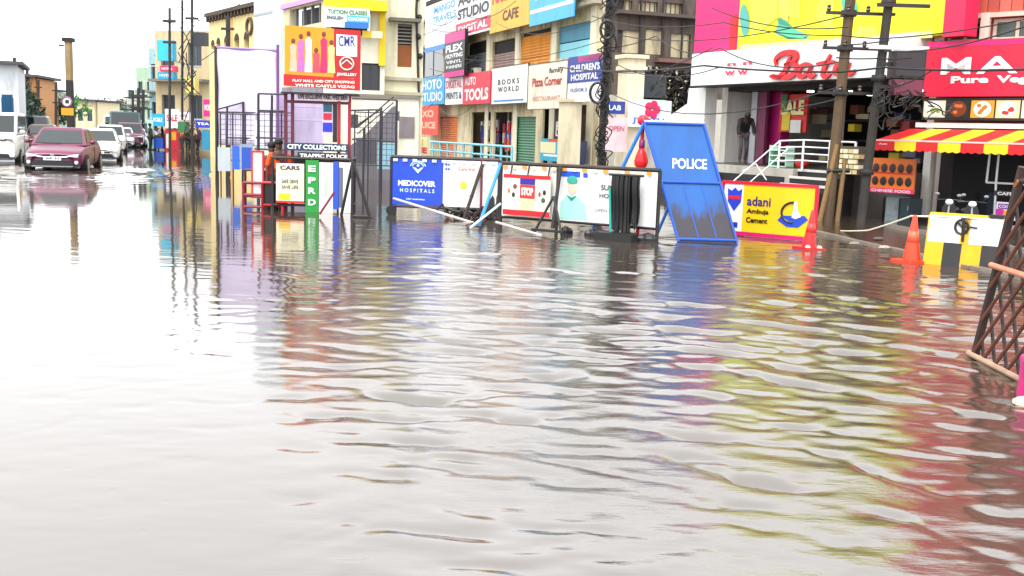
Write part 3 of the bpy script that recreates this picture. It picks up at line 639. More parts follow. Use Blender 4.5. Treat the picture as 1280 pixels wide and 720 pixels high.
# ================================================================ RESTAURANT
mo = G(1153, 184+1.6*57); mf = Fr(mo, R(-47))
def restaurant():
    f=mf; L=f.loc
    x0=0.05; x1=L(1420,120)[0]
    t=T(f,'restaurant','restaurant building with salmon plank upper wall and windows over a dark open shopfront','restaurant')
    zs0=L(1210,122)[1]; zt=8.6; zb=zs0-.7
    wz0=L(1210,52)[1]; wz1=L(1210,25)[1]
    hs_=[(L(1182,40)[0],L(1226,40)[0],wz0,wz1),(L(1238,40)[0],L(1300,40)[0],wz0,wz1),(L(1312,40)[0],L(1360,40)[0],wz0,wz1)]
    wm=MB(); wallgrid(wm,x0,x1,zb,zt,hs_,.02,.3); t.part('wall',wm,mat('#9a4a3c',.8,.2,2,streak=.5))
    # vertical planks each proud of the wall, above the windows
    n=int((x1-x0)/.24)
    for i in range(n):
        a=x0+.24*i; 
        t.box('plank',mat(['#d06a58','#c45c50','#da7868'][i%3],.7,.15,5,streak=.3),a+.008,a+.232,-.03-.006*(i%2),.018,wz1+.12,zt-.1)
    for h in hs_:
        window(t,*h,y=.15,fm=mat('#e8d8c8',.5),bars=2,gm=mat('#5a6a60',.15,.5,3))
    for a in (L(1176,40)[0],L(1232,40)[0],L(1306,40)[0]): t.box('pilaster',mat('#f0d8cc',.6,.1),a-.09,a+.09,-.08,.015,zs0+1.2,wz1+.12)
    t.box('string_course',mat('#e8c8b8',.6),x0,x1,-.07,.015,wz1+.02,wz1+.115)
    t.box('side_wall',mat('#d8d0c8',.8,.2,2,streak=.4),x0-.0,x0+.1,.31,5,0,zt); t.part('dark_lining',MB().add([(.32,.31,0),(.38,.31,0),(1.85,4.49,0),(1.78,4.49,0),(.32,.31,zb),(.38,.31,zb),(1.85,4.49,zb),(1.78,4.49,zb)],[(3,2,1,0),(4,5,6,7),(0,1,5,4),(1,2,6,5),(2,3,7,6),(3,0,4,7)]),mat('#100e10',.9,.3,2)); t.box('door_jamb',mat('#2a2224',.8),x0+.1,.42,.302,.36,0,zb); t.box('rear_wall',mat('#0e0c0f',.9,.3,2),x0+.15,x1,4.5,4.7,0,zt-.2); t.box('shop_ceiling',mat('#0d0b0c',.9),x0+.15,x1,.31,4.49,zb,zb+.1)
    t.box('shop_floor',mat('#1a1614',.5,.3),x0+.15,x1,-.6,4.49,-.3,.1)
    L2=lambda px,py,o: f.loc(px,py,out=o)
    # dim interior: counter, shelves, jars
    def inn(nm,col,a,b,c,d,dep,th=.2):
        xa=L2(a,b,-dep)[0]; xb=L2(c,d,-dep)[0]; za=L2((a+c)/2,b,-dep)[1]; zc=L2((a+c)/2,d,-dep)[1]; return t.box(nm,mat(col,.5,.2,4),xa,xb,dep,dep+th,zc,za)
    inn('counter','#22303c',1150,238,1232,275,1.2,.6); inn('shelf','#3a3a44',1140,222,1205,225,2.5); inn('shelf','#3a3a44',1140,204,1205,206,2.5)
    for k in range(26):
        px=1142+random.random()*110; py=random.choice([198,216,232]); inn('jar',random.choice(['#4a2c5a','#2a3e5c','#6a4a5c','#3a5a44','#7a6a70']),px,py,px+4+random.random()*4,py+6,2.3,.12)
    inn('purple_stand','#6a3a7a',1181,222,1197,240,.9,.2); inn('printed_card','#e8dce4',1185,226,1194,231,.87,.02)
    # white pipe frame at the right
    fr=MB(); 
    def Q(px,py,o=.5): x,z=f.loc(px,py,out=o); return (x,-o,z)
    fr.path([Q(1238,186),Q(1233,228),Q(1290,231)],.022); fr.path([Q(1249,186),Q(1245,228),Q(1242,285)],.022); t.part('pipe_frame',fr,mat('#f0f0f0',.3))
    # big red fascia
    zs1=L(1215,53)[1]
    s=T(f,'signboard','big crimson fascia sign with white letters MA over Pure Veg','sign',at=(0,-.5,zs0))
    a=f.loc(1153,121,out=.5)[0]; b=f.loc(1420,120,out=.5)[0]
    s.box('panel',mat('#d81245',.45,.08,1.5,streak=.12),a,b,-.5,-.3,zs0,zs1); s.box('panel_edge',mat('#d8207a',.5),a+.02,b,-.506,-.499,zs1-.12,zs1-.02)
    ma=f.loc(1176,93,out=.5)[0]; mb_=f.loc(1213,93,out=.5)[0]; z0=f.loc(1195,93,out=.5)[1]; z1=f.loc(1195,72,out=.5)[1]
    s.text('M',mat('#ffffff',.4,0),ma,mb_,z0,z1,-.515,bold=.015); s.text('A',mat('#ffffff',.4,0),f.loc(1220,93,out=.5)[0],f.loc(1272,93,out=.5)[0],z0,z1,-.515,bold=.015)
    z0=f.loc(1215,104,out=.5)[1]; z1=f.loc(1215,95,out=.5)[1]; s.text('Pure',mat('#ffffff',.4,0),f.loc(1189,100,out=.5)[0],f.loc(1236,100,out=.5)[0],z0,z1,-.515,bold=.04); s.text('Veg',mat('#ffffff',.4,0),f.loc(1246,100,out=.5)[0],f.loc(1286,100,out=.5)[0],z0-.04,z1,-.515,bold=.04)
    # strip of dish photographs
    z1=zs0-.03; z0=f.loc(1200,150,out=.5)[1]
    p=T(f,'picture_strip','strip of square dish pictures beneath the crimson sign','sign',at=(a,-.45,z0)); p.box('panel',mat('#1c1a1c',.4),a,b,-.45,-.3,z0,z1); 
    wdt=f.loc(1181,140,out=.46)[0]-f.loc(1152,140,out=.46)[0]
    foods=[('#dcd8c8','#8fb050'),('#2a201c','#d0702a'),('#e8a030','#d87818'),('#e8d0a0','#d03020')]
    for i in range(8):
        xa=a+.03+wdt*i; xb=xa+wdt*.93; c=foods[i%4]; pc=p.box('picture',mat(c[0],.4,.2,8),xa,xb,-.458,-.45,z0+.05,z1-.05)
        cx=(xa+xb)/2; cz=(z0+z1)/2
        d=MB(); d.ell((cx,-.462,cz),wdt*.36,.006,(z1-z0)*.36,14,6); p.part('plate',d,mat('#efece4' if i%4!=1 else '#7a3a18',.4),parent=pc)
        d=MB()
        for k in range(5): 
            q=(cx+(random.random()-.5)*wdt*.4,-.468,cz+(random.random()-.5)*(z1-z0)*.35); d.ell(q,.05,.006,.04,8,5)
        p.part('dish',d,mat(c[1],.5,.2,9),parent=pc)
    t.box('white_beam',mat('#e8e4e4',.5,.08),x0-.2,x1,-.4,-.29,f.loc(1200,160,out=.4)[1],z0-.06)
    # striped awning
    aw=T(f,'awning','red and yellow striped awning with scalloped valance over the restaurant front','awning',at=(0,-1.5,1.5))
    zt_=f.loc(1200,162,out=.4)[1]; o=1.7
    xa=f.loc(1093,178,out=o)[0]; xb=b+.2; zv1=f.loc(1200,178,out=o)[1]; zv0=f.loc(1200,190,out=o)[1]; N=2*int((xb-xa)/.88)
    wd=f.loc(1157,185,out=o)[0]-f.loc(1130,185,out=o)[0]; N=int((xb-xa)/wd)
    xtop=f.loc(1138,160,out=.42)[0]
    for i in range(N):
        c=['#d8141e','#f2d30c'][i%2]; p0=xa+wd*i; p1=p0+wd; q0=xtop+(xb-xtop)*i/N; q1=xtop+(xb-xtop)*(i+1)/N
        if i==0: q0=xtop
        m=mat(c,.6,.08,3,streak=.12)
        k=MB().add([(p0,-o,zv1),(p1,-o,zv1),(q1,-.42,zt_),(q0,-.42,zt_),(p0,-o,zv1-.02),(p1,-o,zv1-.02),(q1,-.42,zt_-.02),(q0,-.42,zt_-.02)],[(0,1,2,3),(7,6,5,4),(0,3,7,4),(1,5,6,2)]); aw.part('stripe',k,m)
        pts=[(p0,zv1),(p0,zv0)]+[(p0+wd*j/12,zv0-.028*abs(math.sin(math.pi*j/4))) for j in range(1,12)]+[(p1,zv0),(p1,zv1)]
        aw.part('valance',MB().poly([(x,z) for x,z in pts],-o-.012,-o+.0),m)
    aw.box('piping',mat('#f0c8c0',.5),xa,xb,-o-.02,-o+.01,zv1-.012,zv1+.02)
    aw.text('AC',mat('#f4e8e8',.5,0),xa+.1,xa+.3,zv0+.1,zv1-.06,-o-.02,bold=.03)
    # menu board under its left end
    sm=sign(f,(1090,197),(1141,243),'orange menu board with two rows of dark dishes under the awning','#e87c18',out=1.3,bands=[('#d81a6a',0,1,0,.13),('#c83018',.04,.96,.55,.6)],rows=[('CHINESE FOOD','#f4d8e8',.05,.95,.02,.1)],name='menu_board')
    for j in range(2):
        for i in range(5):
            W=sm.x1-sm.x0; Hh=sm.z1-sm.z0; d=MB().ell((sm.x0+W*(.12+.19*i),-1.315,sm.z0+Hh*(.34+.38*j)),W*.075,.012,Hh*.13,12,6); q=sm.part('printed_dish',d,mat(['#1c1a20','#3a2420'][j],.5))
    sign(f,(1246,252),(1268,276),'white and purple poster with orange figure at the right of the shopfront','#e8dce8',out=1.0,bands=[('#7a1f9a',.1,.9,.62,.9),('#c02a9a',.0,.4,.1,.6),('#f0a020',.4,.9,.15,.55)],rows=[('COOL','#ffffff',.15,.85,.68,.84)],name='poster',cat='poster')
    sign(f,(1243,238),(1300,248),'dark strip sign with white lettering above the purple poster','#24222a',out=1.0,rows=[('CAFE','#ffffff',.08,.42,.2,.8,.03)])
    # grey crate stack and steel drum under the menu board
    for (a_,b_,c_,d_,nm,lb,col) in [(1108,246,1124,272,'steel_cabinet','grey steel cabinet under the orange menu board','#8a9498'),(1126,248,1140,272,'cabinet','dark teal cabinet beside the grey steel cabinet','#1f3a44')]:
        xx=f.loc(a_,b_,out=1.0)[0]; xe=f.loc(c_,b_,out=1.0)[0]; zz=f.loc(a_,b_,out=1.0)[1]
        cc=T(f,nm,lb,'cabinet',at=(xx,-1,0)); cc.box('carcass',mat(col,.4,.2,4,streak=.3),xx,xe,-1,-.5,0,zz); cc.box('door',mat(col,.35,.1,4),xx+.02,xe-.02,-1.012,-1.001,.12,zz-.04); cc.box('handle',STEEL,xe-.07,xe-.05,-1.03,-1.012,zz*.5,zz*.5+.1)
restaurant()
# ================================================================ YELLOW AND CREAM BUILDINGS, BANNER, HALL
def corner_buildings():
    Y0=38.0; c=PT(404,200,Y0); 
    fl=Fr(Vector((c.x,c.y,0)),R(-58)); frt=Fr(Vector((c.x,c.y,0)),R(14))
    ym=mat('#f0d010',.7,.12,2,streak=.3); cm=mat('#eae6d4',.75,.1,2,streak=.4)
    # left face of the yellow building
    t=T(frt,'yellow_building','yellow fronted building with dark balcony openings behind the jewellery hoarding','building')
    L=frt.loc; x1=L(481,60)[0]; zt=7.6
    z=lambda px,py: L(px,py)[1]
    holes=[(0.1,x1-.5,z(440,44),z(440,16)),(L(452,110)[0],L(475,110)[0],z(463,113),z(463,79))]
    wm=MB(); wallgrid(wm,0,x1,0,zt,holes,0,.3); t.part('wall',wm,cm)
    t.box('red_upper_storey',mat('#8a2c26',.8,.25,2,streak=.4),-.02,x1+.02,-.1,-.002,z(440,-43),zt)
    t.box('yellow_band',ym,-.0,x1+.02,-.6,-.002,z(440,14),z(440,1)); t.box('yellow_band',ym,-.0,x1,-.35,-.003,z(440,-40),z(440,-22)); t.box('yellow_pilaster',ym,x1-.22,x1+.01,-.12,-.003,z(470,82),z(470,16))
    t.box('recess',mat('#2a2d3a',.7,.4,2),.1,x1-.5,1.2,1.25,z(440,50),z(440,10))
    for k in range(5): s=.3+(x1-1)*k/5; t.part('balcony_bar',MB().tube((s,.1,z(440,44)),(s,.1,z(440,18)),.025),IRON)
    window(t,*holes[1],y=.15,fm=mat('#3a3a44',.5),bars=2,gm=mat('#2a2c34',.2,.3,2))
    Ll=fl.loc; xl=Ll(354,40)[0]; zl=lambda px,py: Ll(px,py)[1]
    hh=[(Ll(362,50)[0],-.25,zl(380,32),zl(380,8))]
    wm=MB(); wallgrid(wm,xl,-.01,0,zt,hh,0,.3); o=T(fl,'yellow_building','narrow yellow side wing with dark windows left of the yellow building corner','building'); o.part('wall',wm,mat('#d8cfae',.7,.12,2,streak=.5)); o.box('lower_render',mat('#908c98',.8,.15,2,streak=.5),xl,-.02,-.06,-.003,0,zl(380,108)); o.box('window_recess',mat('#2e3038',.6,.4,2),hh[0][0],hh[0][1],.5,.55,hh[0][2],hh[0][3])
    for k in range(4): s=hh[0][0]+(hh[0][1]-hh[0][0])*(k+.5)/4; o.box('mullion',mat('#6a6a74',.5),s-.05,s+.05,.1,.2,hh[0][2],hh[0][3])
    o.box('yellow_top_band',mat('#f0d010',.7,.12,2,streak=.3),xl,-.02,-.1,-.003,zl(380,-6)+.3,7.5); o.box('purple_band',mat('#c8a0d8',.6,.1),xl,-.02,-.12,-.002,zl(380,6),zl(380,0))
    sign(frt,(405,8),(462,36),'white and blue board with green lettering on the yellow balcony','#e8eff0',out=.7,bands=[('#2a7ad8',.45,.98,.0,.3),('#48b8e0',.5,1,.3,.62)],rows=[('TUITION CLASSES','#2a8a3a',.08,.95,.66,.88,.03),('ENGLISH','#1d2a5a',.06,.42,.38,.56,.03),('COACHING','#ffffff',.52,.95,.36,.54,.03)])
    sign(frt,(453,38),(478,48),'small yellow and white board beneath the balcony corner','#e8e0c0',out=.4,bands=[('#e8c820',0,.45,0,1)])
    # cream building, frontal
    f=Fr(frt.w(x1+.01,.6,0),R(14)); L=f.loc; x1=L(529,60)[0]; z=lambda px,py: L(px,py)[1]
    t=T(f,'cream_building','tall cream plastered building with one brown shuttered window beside the shop row','building')
    w0=(L(497,60)[0],L(515,60)[0],z(506,84),z(506,30))
    wm=MB(); wallgrid(wm,0.0,x1,0,8.6,[w0,(L(500,150)[0],L(518,150)[0],z(510,176),z(510,150))],0,.3); t.part('wall',wm,mat('#efe8cc',.8,.08,2,streak=.4,bump=.2)); t.box('body',cm,0,x1,.8,5,0,8.5)
    zm=w0[2]+(w0[3]-w0[2])*.52; t.box('shutter_panel',mat('#9a5a1c',.6,.2,4,streak=.3),w0[0],w0[1],.12,.16,w0[2],zm); t.box('window_grille',mat('#2a2624',.6),w0[0],w0[1],.2,.24,zm,w0[3])
    for k in range(6): t.box('bar',mat('#a09a90',.5),w0[0],w0[1],.1,.13,zm+(w0[3]-zm)*k/6+.05,zm+(w0[3]-zm)*k/6+.09)
    t.box('window_hood',mat('#7a756a',.8,.2,3,streak=.5),w0[0]-.35,w0[1]+.25,-.5,-.002,w0[3]+.05,w0[3]+.17)
    for py in (101,119): t.box('ledge',mat('#b8b29c',.8,.2,3,streak=.5),0,x1-.02,-.18,-.003,z(505,py),z(505,py)+.12)
    t.part('cable_run',MB().path([(x1-.2,-.1,8.5),(x1-.3,-.12,6),(x1-.15,-.1,3),(x1-.25,-.12,0)],.05),BLACK)
    for k in range(14): t.part('meter_bundle',MB().ell((x1-.35+random.random()*.3,-.15,4+k*.35),.1,.08,.12,6,4),BLACK) if k%2 else None
    # wall low behind the fences
    f=Fr(PT(430,200,34)*1,R(6)); f.o.z=0; L=f.loc; t=T(f,'staircase','grey concrete staircase parapet climbing to the right behind the wire fence','staircase')
    P=lambda px,py: L(px,py)
    t.part('parapet',MB().poly([(P(432,196)[0],0),(P(497,196)[0],0),P(497,131),P(490,134),P(455,170),(P(432,186))],-.1,.1),mat('#77747c',.8,.2,2,streak=.5))
    for k in range(9):
        a=P(455+k*4.6,166-k*4.4); t.box('step',mat('#8a8790',.8,.2),a[0],a[0]+.2,.11,1.1,a[1]-.5,a[1]-.2)
    rl=MB(); rl.path([(P(446,160)[0],0,P(446,160)[1]),(P(492,121)[0],0,P(492,121)[1])],.025); rl.path([(P(446,168)[0],0,P(446,168)[1]),(P(492,128)[0],0,P(492,128)[1])],.02); t.part('rail',rl,IRON)
    f=Fr(frt.w(-4,-1.2,0),R(14)); x0=f.loc(430,120)[0]; x1=f.loc(524,120)[0]
    t=T(f,'compound_wall','cream compound wall and low annexe with grey shutter behind the staircase','wall',at=(x0,0,0))
    h=(f.loc(437,150)[0],f.loc(448,150)[0],f.loc(442,160)[1],f.loc(442,143)[1]); wm=MB(); wallgrid(wm,x0,x1,0,f.loc(480,122)[1],[h],0,.3); t.part('wall',wm,cm); t.box('pane',GLASS,h[0],h[1],.12,.14,h[2],h[3])
    t.box('coping',mat('#8a867c',.8,.2,3,streak=.4),x0,x1,-.08,.38,f.loc(480,122)[1],f.loc(480,122)[1]+.1)
    t.box('shutter_panel',mat('#8a8084',.6,.2,3,streak=.4),f.loc(499,150)[0],f.loc(518,150)[0],-.05,-.003,f.loc(508,172)[1],f.loc(508,146)[1])
corner_buildings()
def hall():
    f=Fr(PT(350,200,46)*1,R(-56)); f.o.z=0; L=f.loc; m=mat('#f0d9a0',.8,.08,2,streak=.25)
    xa=L(262,100)[0]; xb=L(327,100)[0]
    t=T(f,'hall','cream hall with tall arched openings and a ring ornament beneath a dark coping','building',at=(xa,0,0))
    zt=L(300,13)[1]; holes=[]
    cs=[(266,56),(273,54),(283,52),(296,50),(308,48)]
    for i,(px,py) in enumerate(cs): holes.append((L(px-2.2-i*.3,py)[0],L(px+2.2+i*.3,py)[0],L(px,62)[1],L(px,py)[1]))
    wm=MB(); wallgrid(wm,xa,xb,0,zt,holes,0,.3); t.part('wall',wm,m)
    for h in holes:
        c=(h[0]+h[1])/2; r=(h[1]-h[0])/2; t.part('arch',MB().poly([(c+r*math.cos(a*math.pi/8),h[3]+r*.9*math.sin(a*math.pi/8)) for a in range(9)],-.01,.05),mat('#3a2c28',.7)); t.box('recess',mat('#3a2c28',.7),h[0],h[1],.25,.29,h[2],h[3])
    t.box('coping',mat('#5a4a3c',.8),xa,xb,-.25,.4,zt,zt+.18)
    for i in range(16): a=xa+(xb-xa)*(i+.5)/16; t.box('bracket',mat('#4a3c30',.8),a-.08,a+.08,-.2,-.002,zt-.25,zt-.01)
    cx,cz=L(313,33); n=20; k=MB(); k.path([(cx+.35*math.cos(a*2*math.pi/n),-.06,cz+.35*math.sin(a*2*math.pi/n)) for a in range(n+1)],.07,6); t.part('ring_ornament',k,mat('#6a5a48',.7))
    for px in (290,327): a=L(px,100)[0]; t.box('pilaster',mat('#e8c890',.8),a-.15,a+.15,-.15,-.003,0,zt-.3)
    xc=L(352,100)[0]
    t=T(f,'tower_block','pale blue white stair tower rising out of the frame right of the cream hall','building',at=(xb,0,0)); t.box('shaft',mat('#dde6e8',.7,.08,2,streak=.3),xb+.16,xc,-.4,3,0,9.4); t.box('joint',mat('#a8b4b8',.7),xb+.17,xc-.01,-.42,-.401,L(338,20)[1],L(338,20)[1]+.1)
    # pale building further along, with floors, and its neighbours towards the vanishing point
    specs=[(196,262,150,38,'#cdbd98','pale cream building with balconies and a dark window high beneath the cable poles'),
           (188,214,150,60,'#9cc0c8','pale aqua three storey building with a flat roof at the far end of the street'),
           (172,192,150,84,'#a8c0a8','pale green building with bays beyond the aqua building'),(160,176,150,112,'#b8c4c0','low grey green building at the very end of the right side of the street'),(146,164,150,124,'#c8c0b0','low beige building closing the far end of the street'),(126,148,150,130,'#a8b4a8','low dull green shed behind the end of the queue of cars')]
    deps=[62,84,120,150,180,210]
    for (pa,pb,py,pt,col,lb),D in zip(specs,deps):
        g=Fr(PT(pa,190,D*1.08)*1,R(-22)); g.o.z=0; Lg=g.loc; x1=Lg(pb,100)[0]; zt=Lg((pa+pb)/2,pt)[1]
        t=T(g,'far_building',lb,'building'); 
        hs=[]; fl=[z for z in np.arange(1.0,zt-2,3.2)]; nb=max(2,int(x1/3))
        for z in fl:
            for k in range(nb):
                a=x1*(k+.22)/nb; hs.append((a,a+x1/nb*.5,z+.9,z+2.4))
        wm=MB(); wallgrid(wm,0,x1,0,zt,hs,0,.3); t.part('wall',wm,mat(col,.8,.1,1,streak=.35)); t.box('body',mat(col,.8,.1,1),0.02,x1-.02,.8,8,0,zt-.05)
        for h in hs: window(t,*h,y=.18,fm=mat('#6a7078',.5),bars=2,gm=mat('#38424c',.2,.4,1))
        for z in fl: t.box('floor_slab',mat('#8a8478',.8,.2),0,x1,-.7,-.002,z,z+.16)
        for z in fl: 
            bl=MB(); bl.box(0.05,x1-.05,-.68,-.64,z+.9,z+.96)
            for k in range(int(x1/.5)): bl.box(.1+k*.5,.14+k*.5,-.67,-.65,z+.16,z+.9)
            t.part('balcony_rail',bl,mat('#c8c8c4',.5))
hall()
def blank_board():
    A=G(270,226); f=fr2(A,PT(352,226,A.y*.98)); L=f.loc
    x0,z1=L(271,60); x1,_=L(346,67); z0=L(308,182)[1]
    t=T(f,'blank_hoarding','large blank pale lilac hoarding sheet on a dark post beside the cream hall','hoarding',at=(0,0,0))
    n=14; V=[];F=[]
    for i in range(n+1):
        for j in range(n+1):
            u=i/n; v=j/n; V.append((x0+(x1-x0)*u, .02*math.sin(u*9+v*4)+.015*math.sin(v*13-u*3), z0+(z1-.08*u-z0)*v))
    for i in range(n):
        for j in range(n): a=i*(n+1)+j; F.append((a,a+n+1,a+n+2,a+1))
    k=MB(); k.v=V; k.f=F; o=t.part('sheet',k,mat('#d8cee6',.6,.08,2,streak=.2,stain='#9a90b0'),smooth=True); sm=o.modifiers.new('s','SOLIDIFY'); sm.thickness=.02
    p=MB().tube((x0-.03,0,-.3),(x0-.03,0,z1+.05),.05); t.part('post',p,IRON); t.part('post',MB().tube((x1+.03,0,-.3),(x1+.03,0,z1+.1),.04),mat('#7a4a8a',.5))
    t.part('top_rail',MB().tube((x0,.0,z1+.02),(x1,0,z1-.06),.035),mat('#9a80b0',.5))
blank_board()
def second_sheet():
    f=Fr(PT(346,200,31)*1,R(3)); f.o.z=0; L=f.loc; sign(f,(347,116),(404,182),'lower pale lilac sheet seen between the red posts of the jewellery hoarding','#c6bad6',out=0,bands=[('#c8bcd8',.0,1,.48,.5),('#c8bcd8',.0,1,.74,.755)],name='blank_sheet',cat='sheet')
    for k,(a,b,c,d,col,lb) in enumerate([(300,180,316,212,'#8fa0b8','blue grey cloth on the fence at the foot of the lilac hoarding'),(318,150,330,182,'#cfd0dc','pale grey cloth hung on the squared fence frame'),(272,184,288,214,'#b8c0c4','pale grey sheet low on the thin fence'),(445,172,470,205,'#55525c','dark grey sheet leaning under the staircase'),(472,178,496,212,'#8fb8c8','pale blue sheet leaning at the foot of the staircase')]):
        g=Fr(PT(a,205,28.5)*1,R(2)); g.o.z=0; sign(g,(a,b),(c,d),lb,col,out=0,name='cloth',cat='cloth')
second_sheet()
def cage():
    """thin steel pipe fence frames standing behind the booth"""
    A=G(300,215); f=Fr(A,R(0)); 
    def Q(px,py,Y): return PT(px,py,Y)
    def fence(Y,posts,rails,label,base,mesh=None,col='#2c2836'):
        o=Fr(Vector((PT(posts[0][0],posts[0][2],Y).x,Y,0)),0); t=T(o,'pipe_fence',label,'fence','steel pipe fences behind the booth')
        l=lambda p:(p.x-o.o.x,p.y-o.o.y,p.z)
        for x,ya,yb in posts: t.part('post',MB().tube(l(Q(x+.0,ya,Y)),(l(Q(x-1,yb,Y))[0],0,-.2),.03),mat(col,.5,.3,8))
        for (xa,ya,xb,yb) in rails: t.part('rail',MB().tube(l(Q(xa,ya,Y)),l(Q(xb,yb,Y)),.022),mat(col,.5,.3,8))
    def lattice(x0,x1,ya,yb,Y,label):
        o=Fr(Vector((PT(x0,yb,Y).x,Y,0)),0); xa=0; xb=PT(x1,yb,Y).x-o.o.x; za=PT(x0,yb,Y).z; zb_=PT(x0,ya,Y).z; t=T(o,'wire_mesh_fence',label,'fence'); k=MB(); n=int((xb-xa)/.14)
        for i in range(n+1): k.tube((xa+i*.14,0,za),(xa+i*.14,0,zb_),.007,4,cap=False)
        for i in range(int((zb_-za)/.14)+1): k.tube((xa,.0,za+i*.14),(xb,0,za+i*.14),.007,4,cap=False)
        t.part('wire_mesh',k,mat('#4a4650',.5,.3,8),kind='stuff')
        for i in range(4): x=xa+(xb-xa)*i/3; t.part('post',MB().tube((x,0,-.2),(x,0,zb_+.05),.02,6),mat('#2c2836',.5,.3,8))
        for zz in (za,zb_): t.part('rail',MB().tube((xa,0,zz),(xb,0,zz),.018,6),mat('#2c2836',.5,.3,8))
    lattice(276,322,142,200,29,'wire mesh fence panel in front of the lower lilac hoarding'); lattice(324,366,140,186,26,'wire mesh panel behind the maroon pipe frame'); lattice(443,494,140,206,27.5,'wire mesh fence panel before the grey staircase')
    fence(25.5,[(323,117,190),(357,118,200),(340,119,200)],[(323,117,357,118),(322,138,357,139),(320,172,357,173),(318,186,357,188)],'squared black pipe fence frame between the lilac hoarding and the red posts',0)
    fence(30,[(271,132,212),(284,134,214),(304,127,205)],[(271,137,304,128),(271,140,322,141),(284,172,322,173)],'thin pipe fence with a low sagging rail in front of the lilac hoarding',0)
    fence(27,[(496,125,215),(476,137,210),(455,160,205)],[(440,123,496,125),(438,138,478,137),(440,174,497,177),(446,157,478,135)],'black pipe fence with a tall end post in front of the grey staircase',0)
cage()
# ================================================================ JEWELLERY HOARDING AND POLICE BOOTH
def booth():
    A=G(368,262); f=Fr(A,R(4)); L=f.loc; D=A.y
    red=mat('#b01030',.45,.2,6,streak=.3); mar=mat('#6a1038',.5,.2,6)
    t=T(f,'hoarding','yellow and crimson hoarding of a family in festive dress on a red post frame','hoarding',at=(0,0,0))
    x0,z1=L(357,32); x1=L(451,40)[0]; xm=L(418,36)[0]; z0=L(385,107)[1]
    tl=.035
    def zt(x): return z1-tl*(x-x0)
    def slab(name,col,a,b,za,zb,y0,y1): return t.part(name,MB().add([(a,y0,za-tl*(a-x0)),(b,y0,za-tl*(b-x0)),(b,y1,za-tl*(b-x0)),(a,y1,za-tl*(a-x0)),(a,y0,zb-tl*(a-x0)),(b,y0,zb-tl*(b-x0)),(b,y1,zb-tl*(b-x0)),(a,y1,zb-tl*(a-x0))],[(3,2,1,0),(4,5,6,7),(0,1,5,4),(1,2,6,5),(2,3,7,6),(3,0,4,7)]),mat(col,.45,.08,3,streak=.1))
    slab('yellow_panel','#f09c04',x0,xm,z0,z1,-.1,0); slab('crimson_panel','#b80c1e',xm+.002,x1,z0,z1,-.1,0); slab('crimson_base','#c4121e',x0-.02,x1,z0-.02,z0+.2,-.125,-.1)
    slab('printed_logo','#f2eef0',xm+.05,x1-.06,z1-.5,z1-.1,-.108,-.1)
    t.text('CMR',mat('#2a3a8a',.4,0),xm+.09,x1-.1,z1-.36,z1-.16,-.115,bold=.012)
    e=MB(); cx=(xm+x1)/2; cz=z1-.68; e.path([(cx+.13*math.cos(a*math.pi/8),-.112,cz+.12*math.sin(a*math.pi/8)) for a in range(17)],.014,5); e.path([(cx-.1,-.112,cz-.02),(cx,-.112,cz+.07),(cx+.1,-.112,cz-.02)],.012,5); t.part('printed_emblem',e,mat('#f0e4d8',.5))
    t.text('JEWELLERY',mat('#f4e8e0',.4,0),xm+.06,x1-.06,cz-.25,cz-.18,-.112,bold=.03); t.text('MANDIR',mat('#f4e8e0',.4,0),xm+.1,x1-.1,cz-.35,cz-.28,-.112,bold=.03)
    t.text('PLAY MALL AND CITY SHOPPING',mat('#f8ece0',.4,0),x0+.15,x1-.1,z0+.06,z0+.11,-.135,bold=.03); t.text('WHITE CASTLE VIZAG',mat('#f8ece0',.4,0),x0+.2,x1-.1,z0-.03,z0+.025,-.14,bold=.03)
    # printed figures
    cols=['#e8b8a0','#c070b8','#e8e4d8','#e05060','#c8286a','#f0d890']
    for k in range(6):
        fx=x0+.16+k*.145; hh=[.62,.72,.78,.45,.78,.62][k]; zb=z0+.25
        t.part('printed_figure',MB().poly([(fx-.075,zb),(fx+.075,zb),(fx+.055,zb+hh*.5),(fx+.065,zb+hh*.78),(fx,zb+hh*.86),(fx-.065,zb+hh*.78),(fx-.05,zb+hh*.5)],-.106,-.1),mat(cols[k],.5,.2,9))
        t.part('printed_head',MB().ell((fx,-.106,zb+hh*.93),.04,.005,.052,10,6),mat('#7a4430',.5))
    t.box('canopy',mat('#2a1c24',.5),x0-.05,x1-.02,-.3,.2,z0-.17,z0-.14)
    bb=(L(372,125)[0],L(437,125)[0]); zc=L(405,126)[1]; zd=L(405,117)[1]
    t.box('title_board',mat('#e8dce4',.5),bb[0],bb[1],-.14,-.1,zc,zd); t.text('LIVE EXCLUSIVE VASC WESTERN',mat('#4a1030',.4,0),bb[0]+.03,bb[1]-.03,zc+.02,zd-.02,-.145,bold=.05)
    for px in (357.5,366,424,437):
        a=L(px,150)[0]; t.part('post',MB().box(a-.03,a+.03,-.06+.0,0,.0,z0-.17) ,red if px>400 else mar)
    for py in (125,): t.part('cross_bar',MB().box(L(357,py)[0],L(436,py)[0],-.05,-.01,L(400,126)[1]-.06,L(400,126)[1]-.005),mar)
    bz0=L(400,190)[1]; 
    s=sign(f,(356,178),(436,190),'dark blue strip board lettered in white on top of the booth','#123a5c',out=.2,rows=[('CITY COLLECTIONS','#e8f0f4',.04,.96,.2,.82,.04)])
    s2=sign(f,(372,190),(437,200),'lower black strip board lettered in white on the booth','#1a2430',out=.25,rows=[('TRAFFIC POLICE','#e8eef0',.04,.96,.2,.8,.04)])
    # hanging side strip with pictures
    sign(f,(403,128),(416,170),'narrow upright board with cyan red and blue patches between the red posts','#d8c8e0',out=.02,bands=[('#1a6a7a',.1,.9,.72,.98),('#d02a4a',.1,.9,.48,.68),('#2a3ac0',.05,.95,.12,.4)])
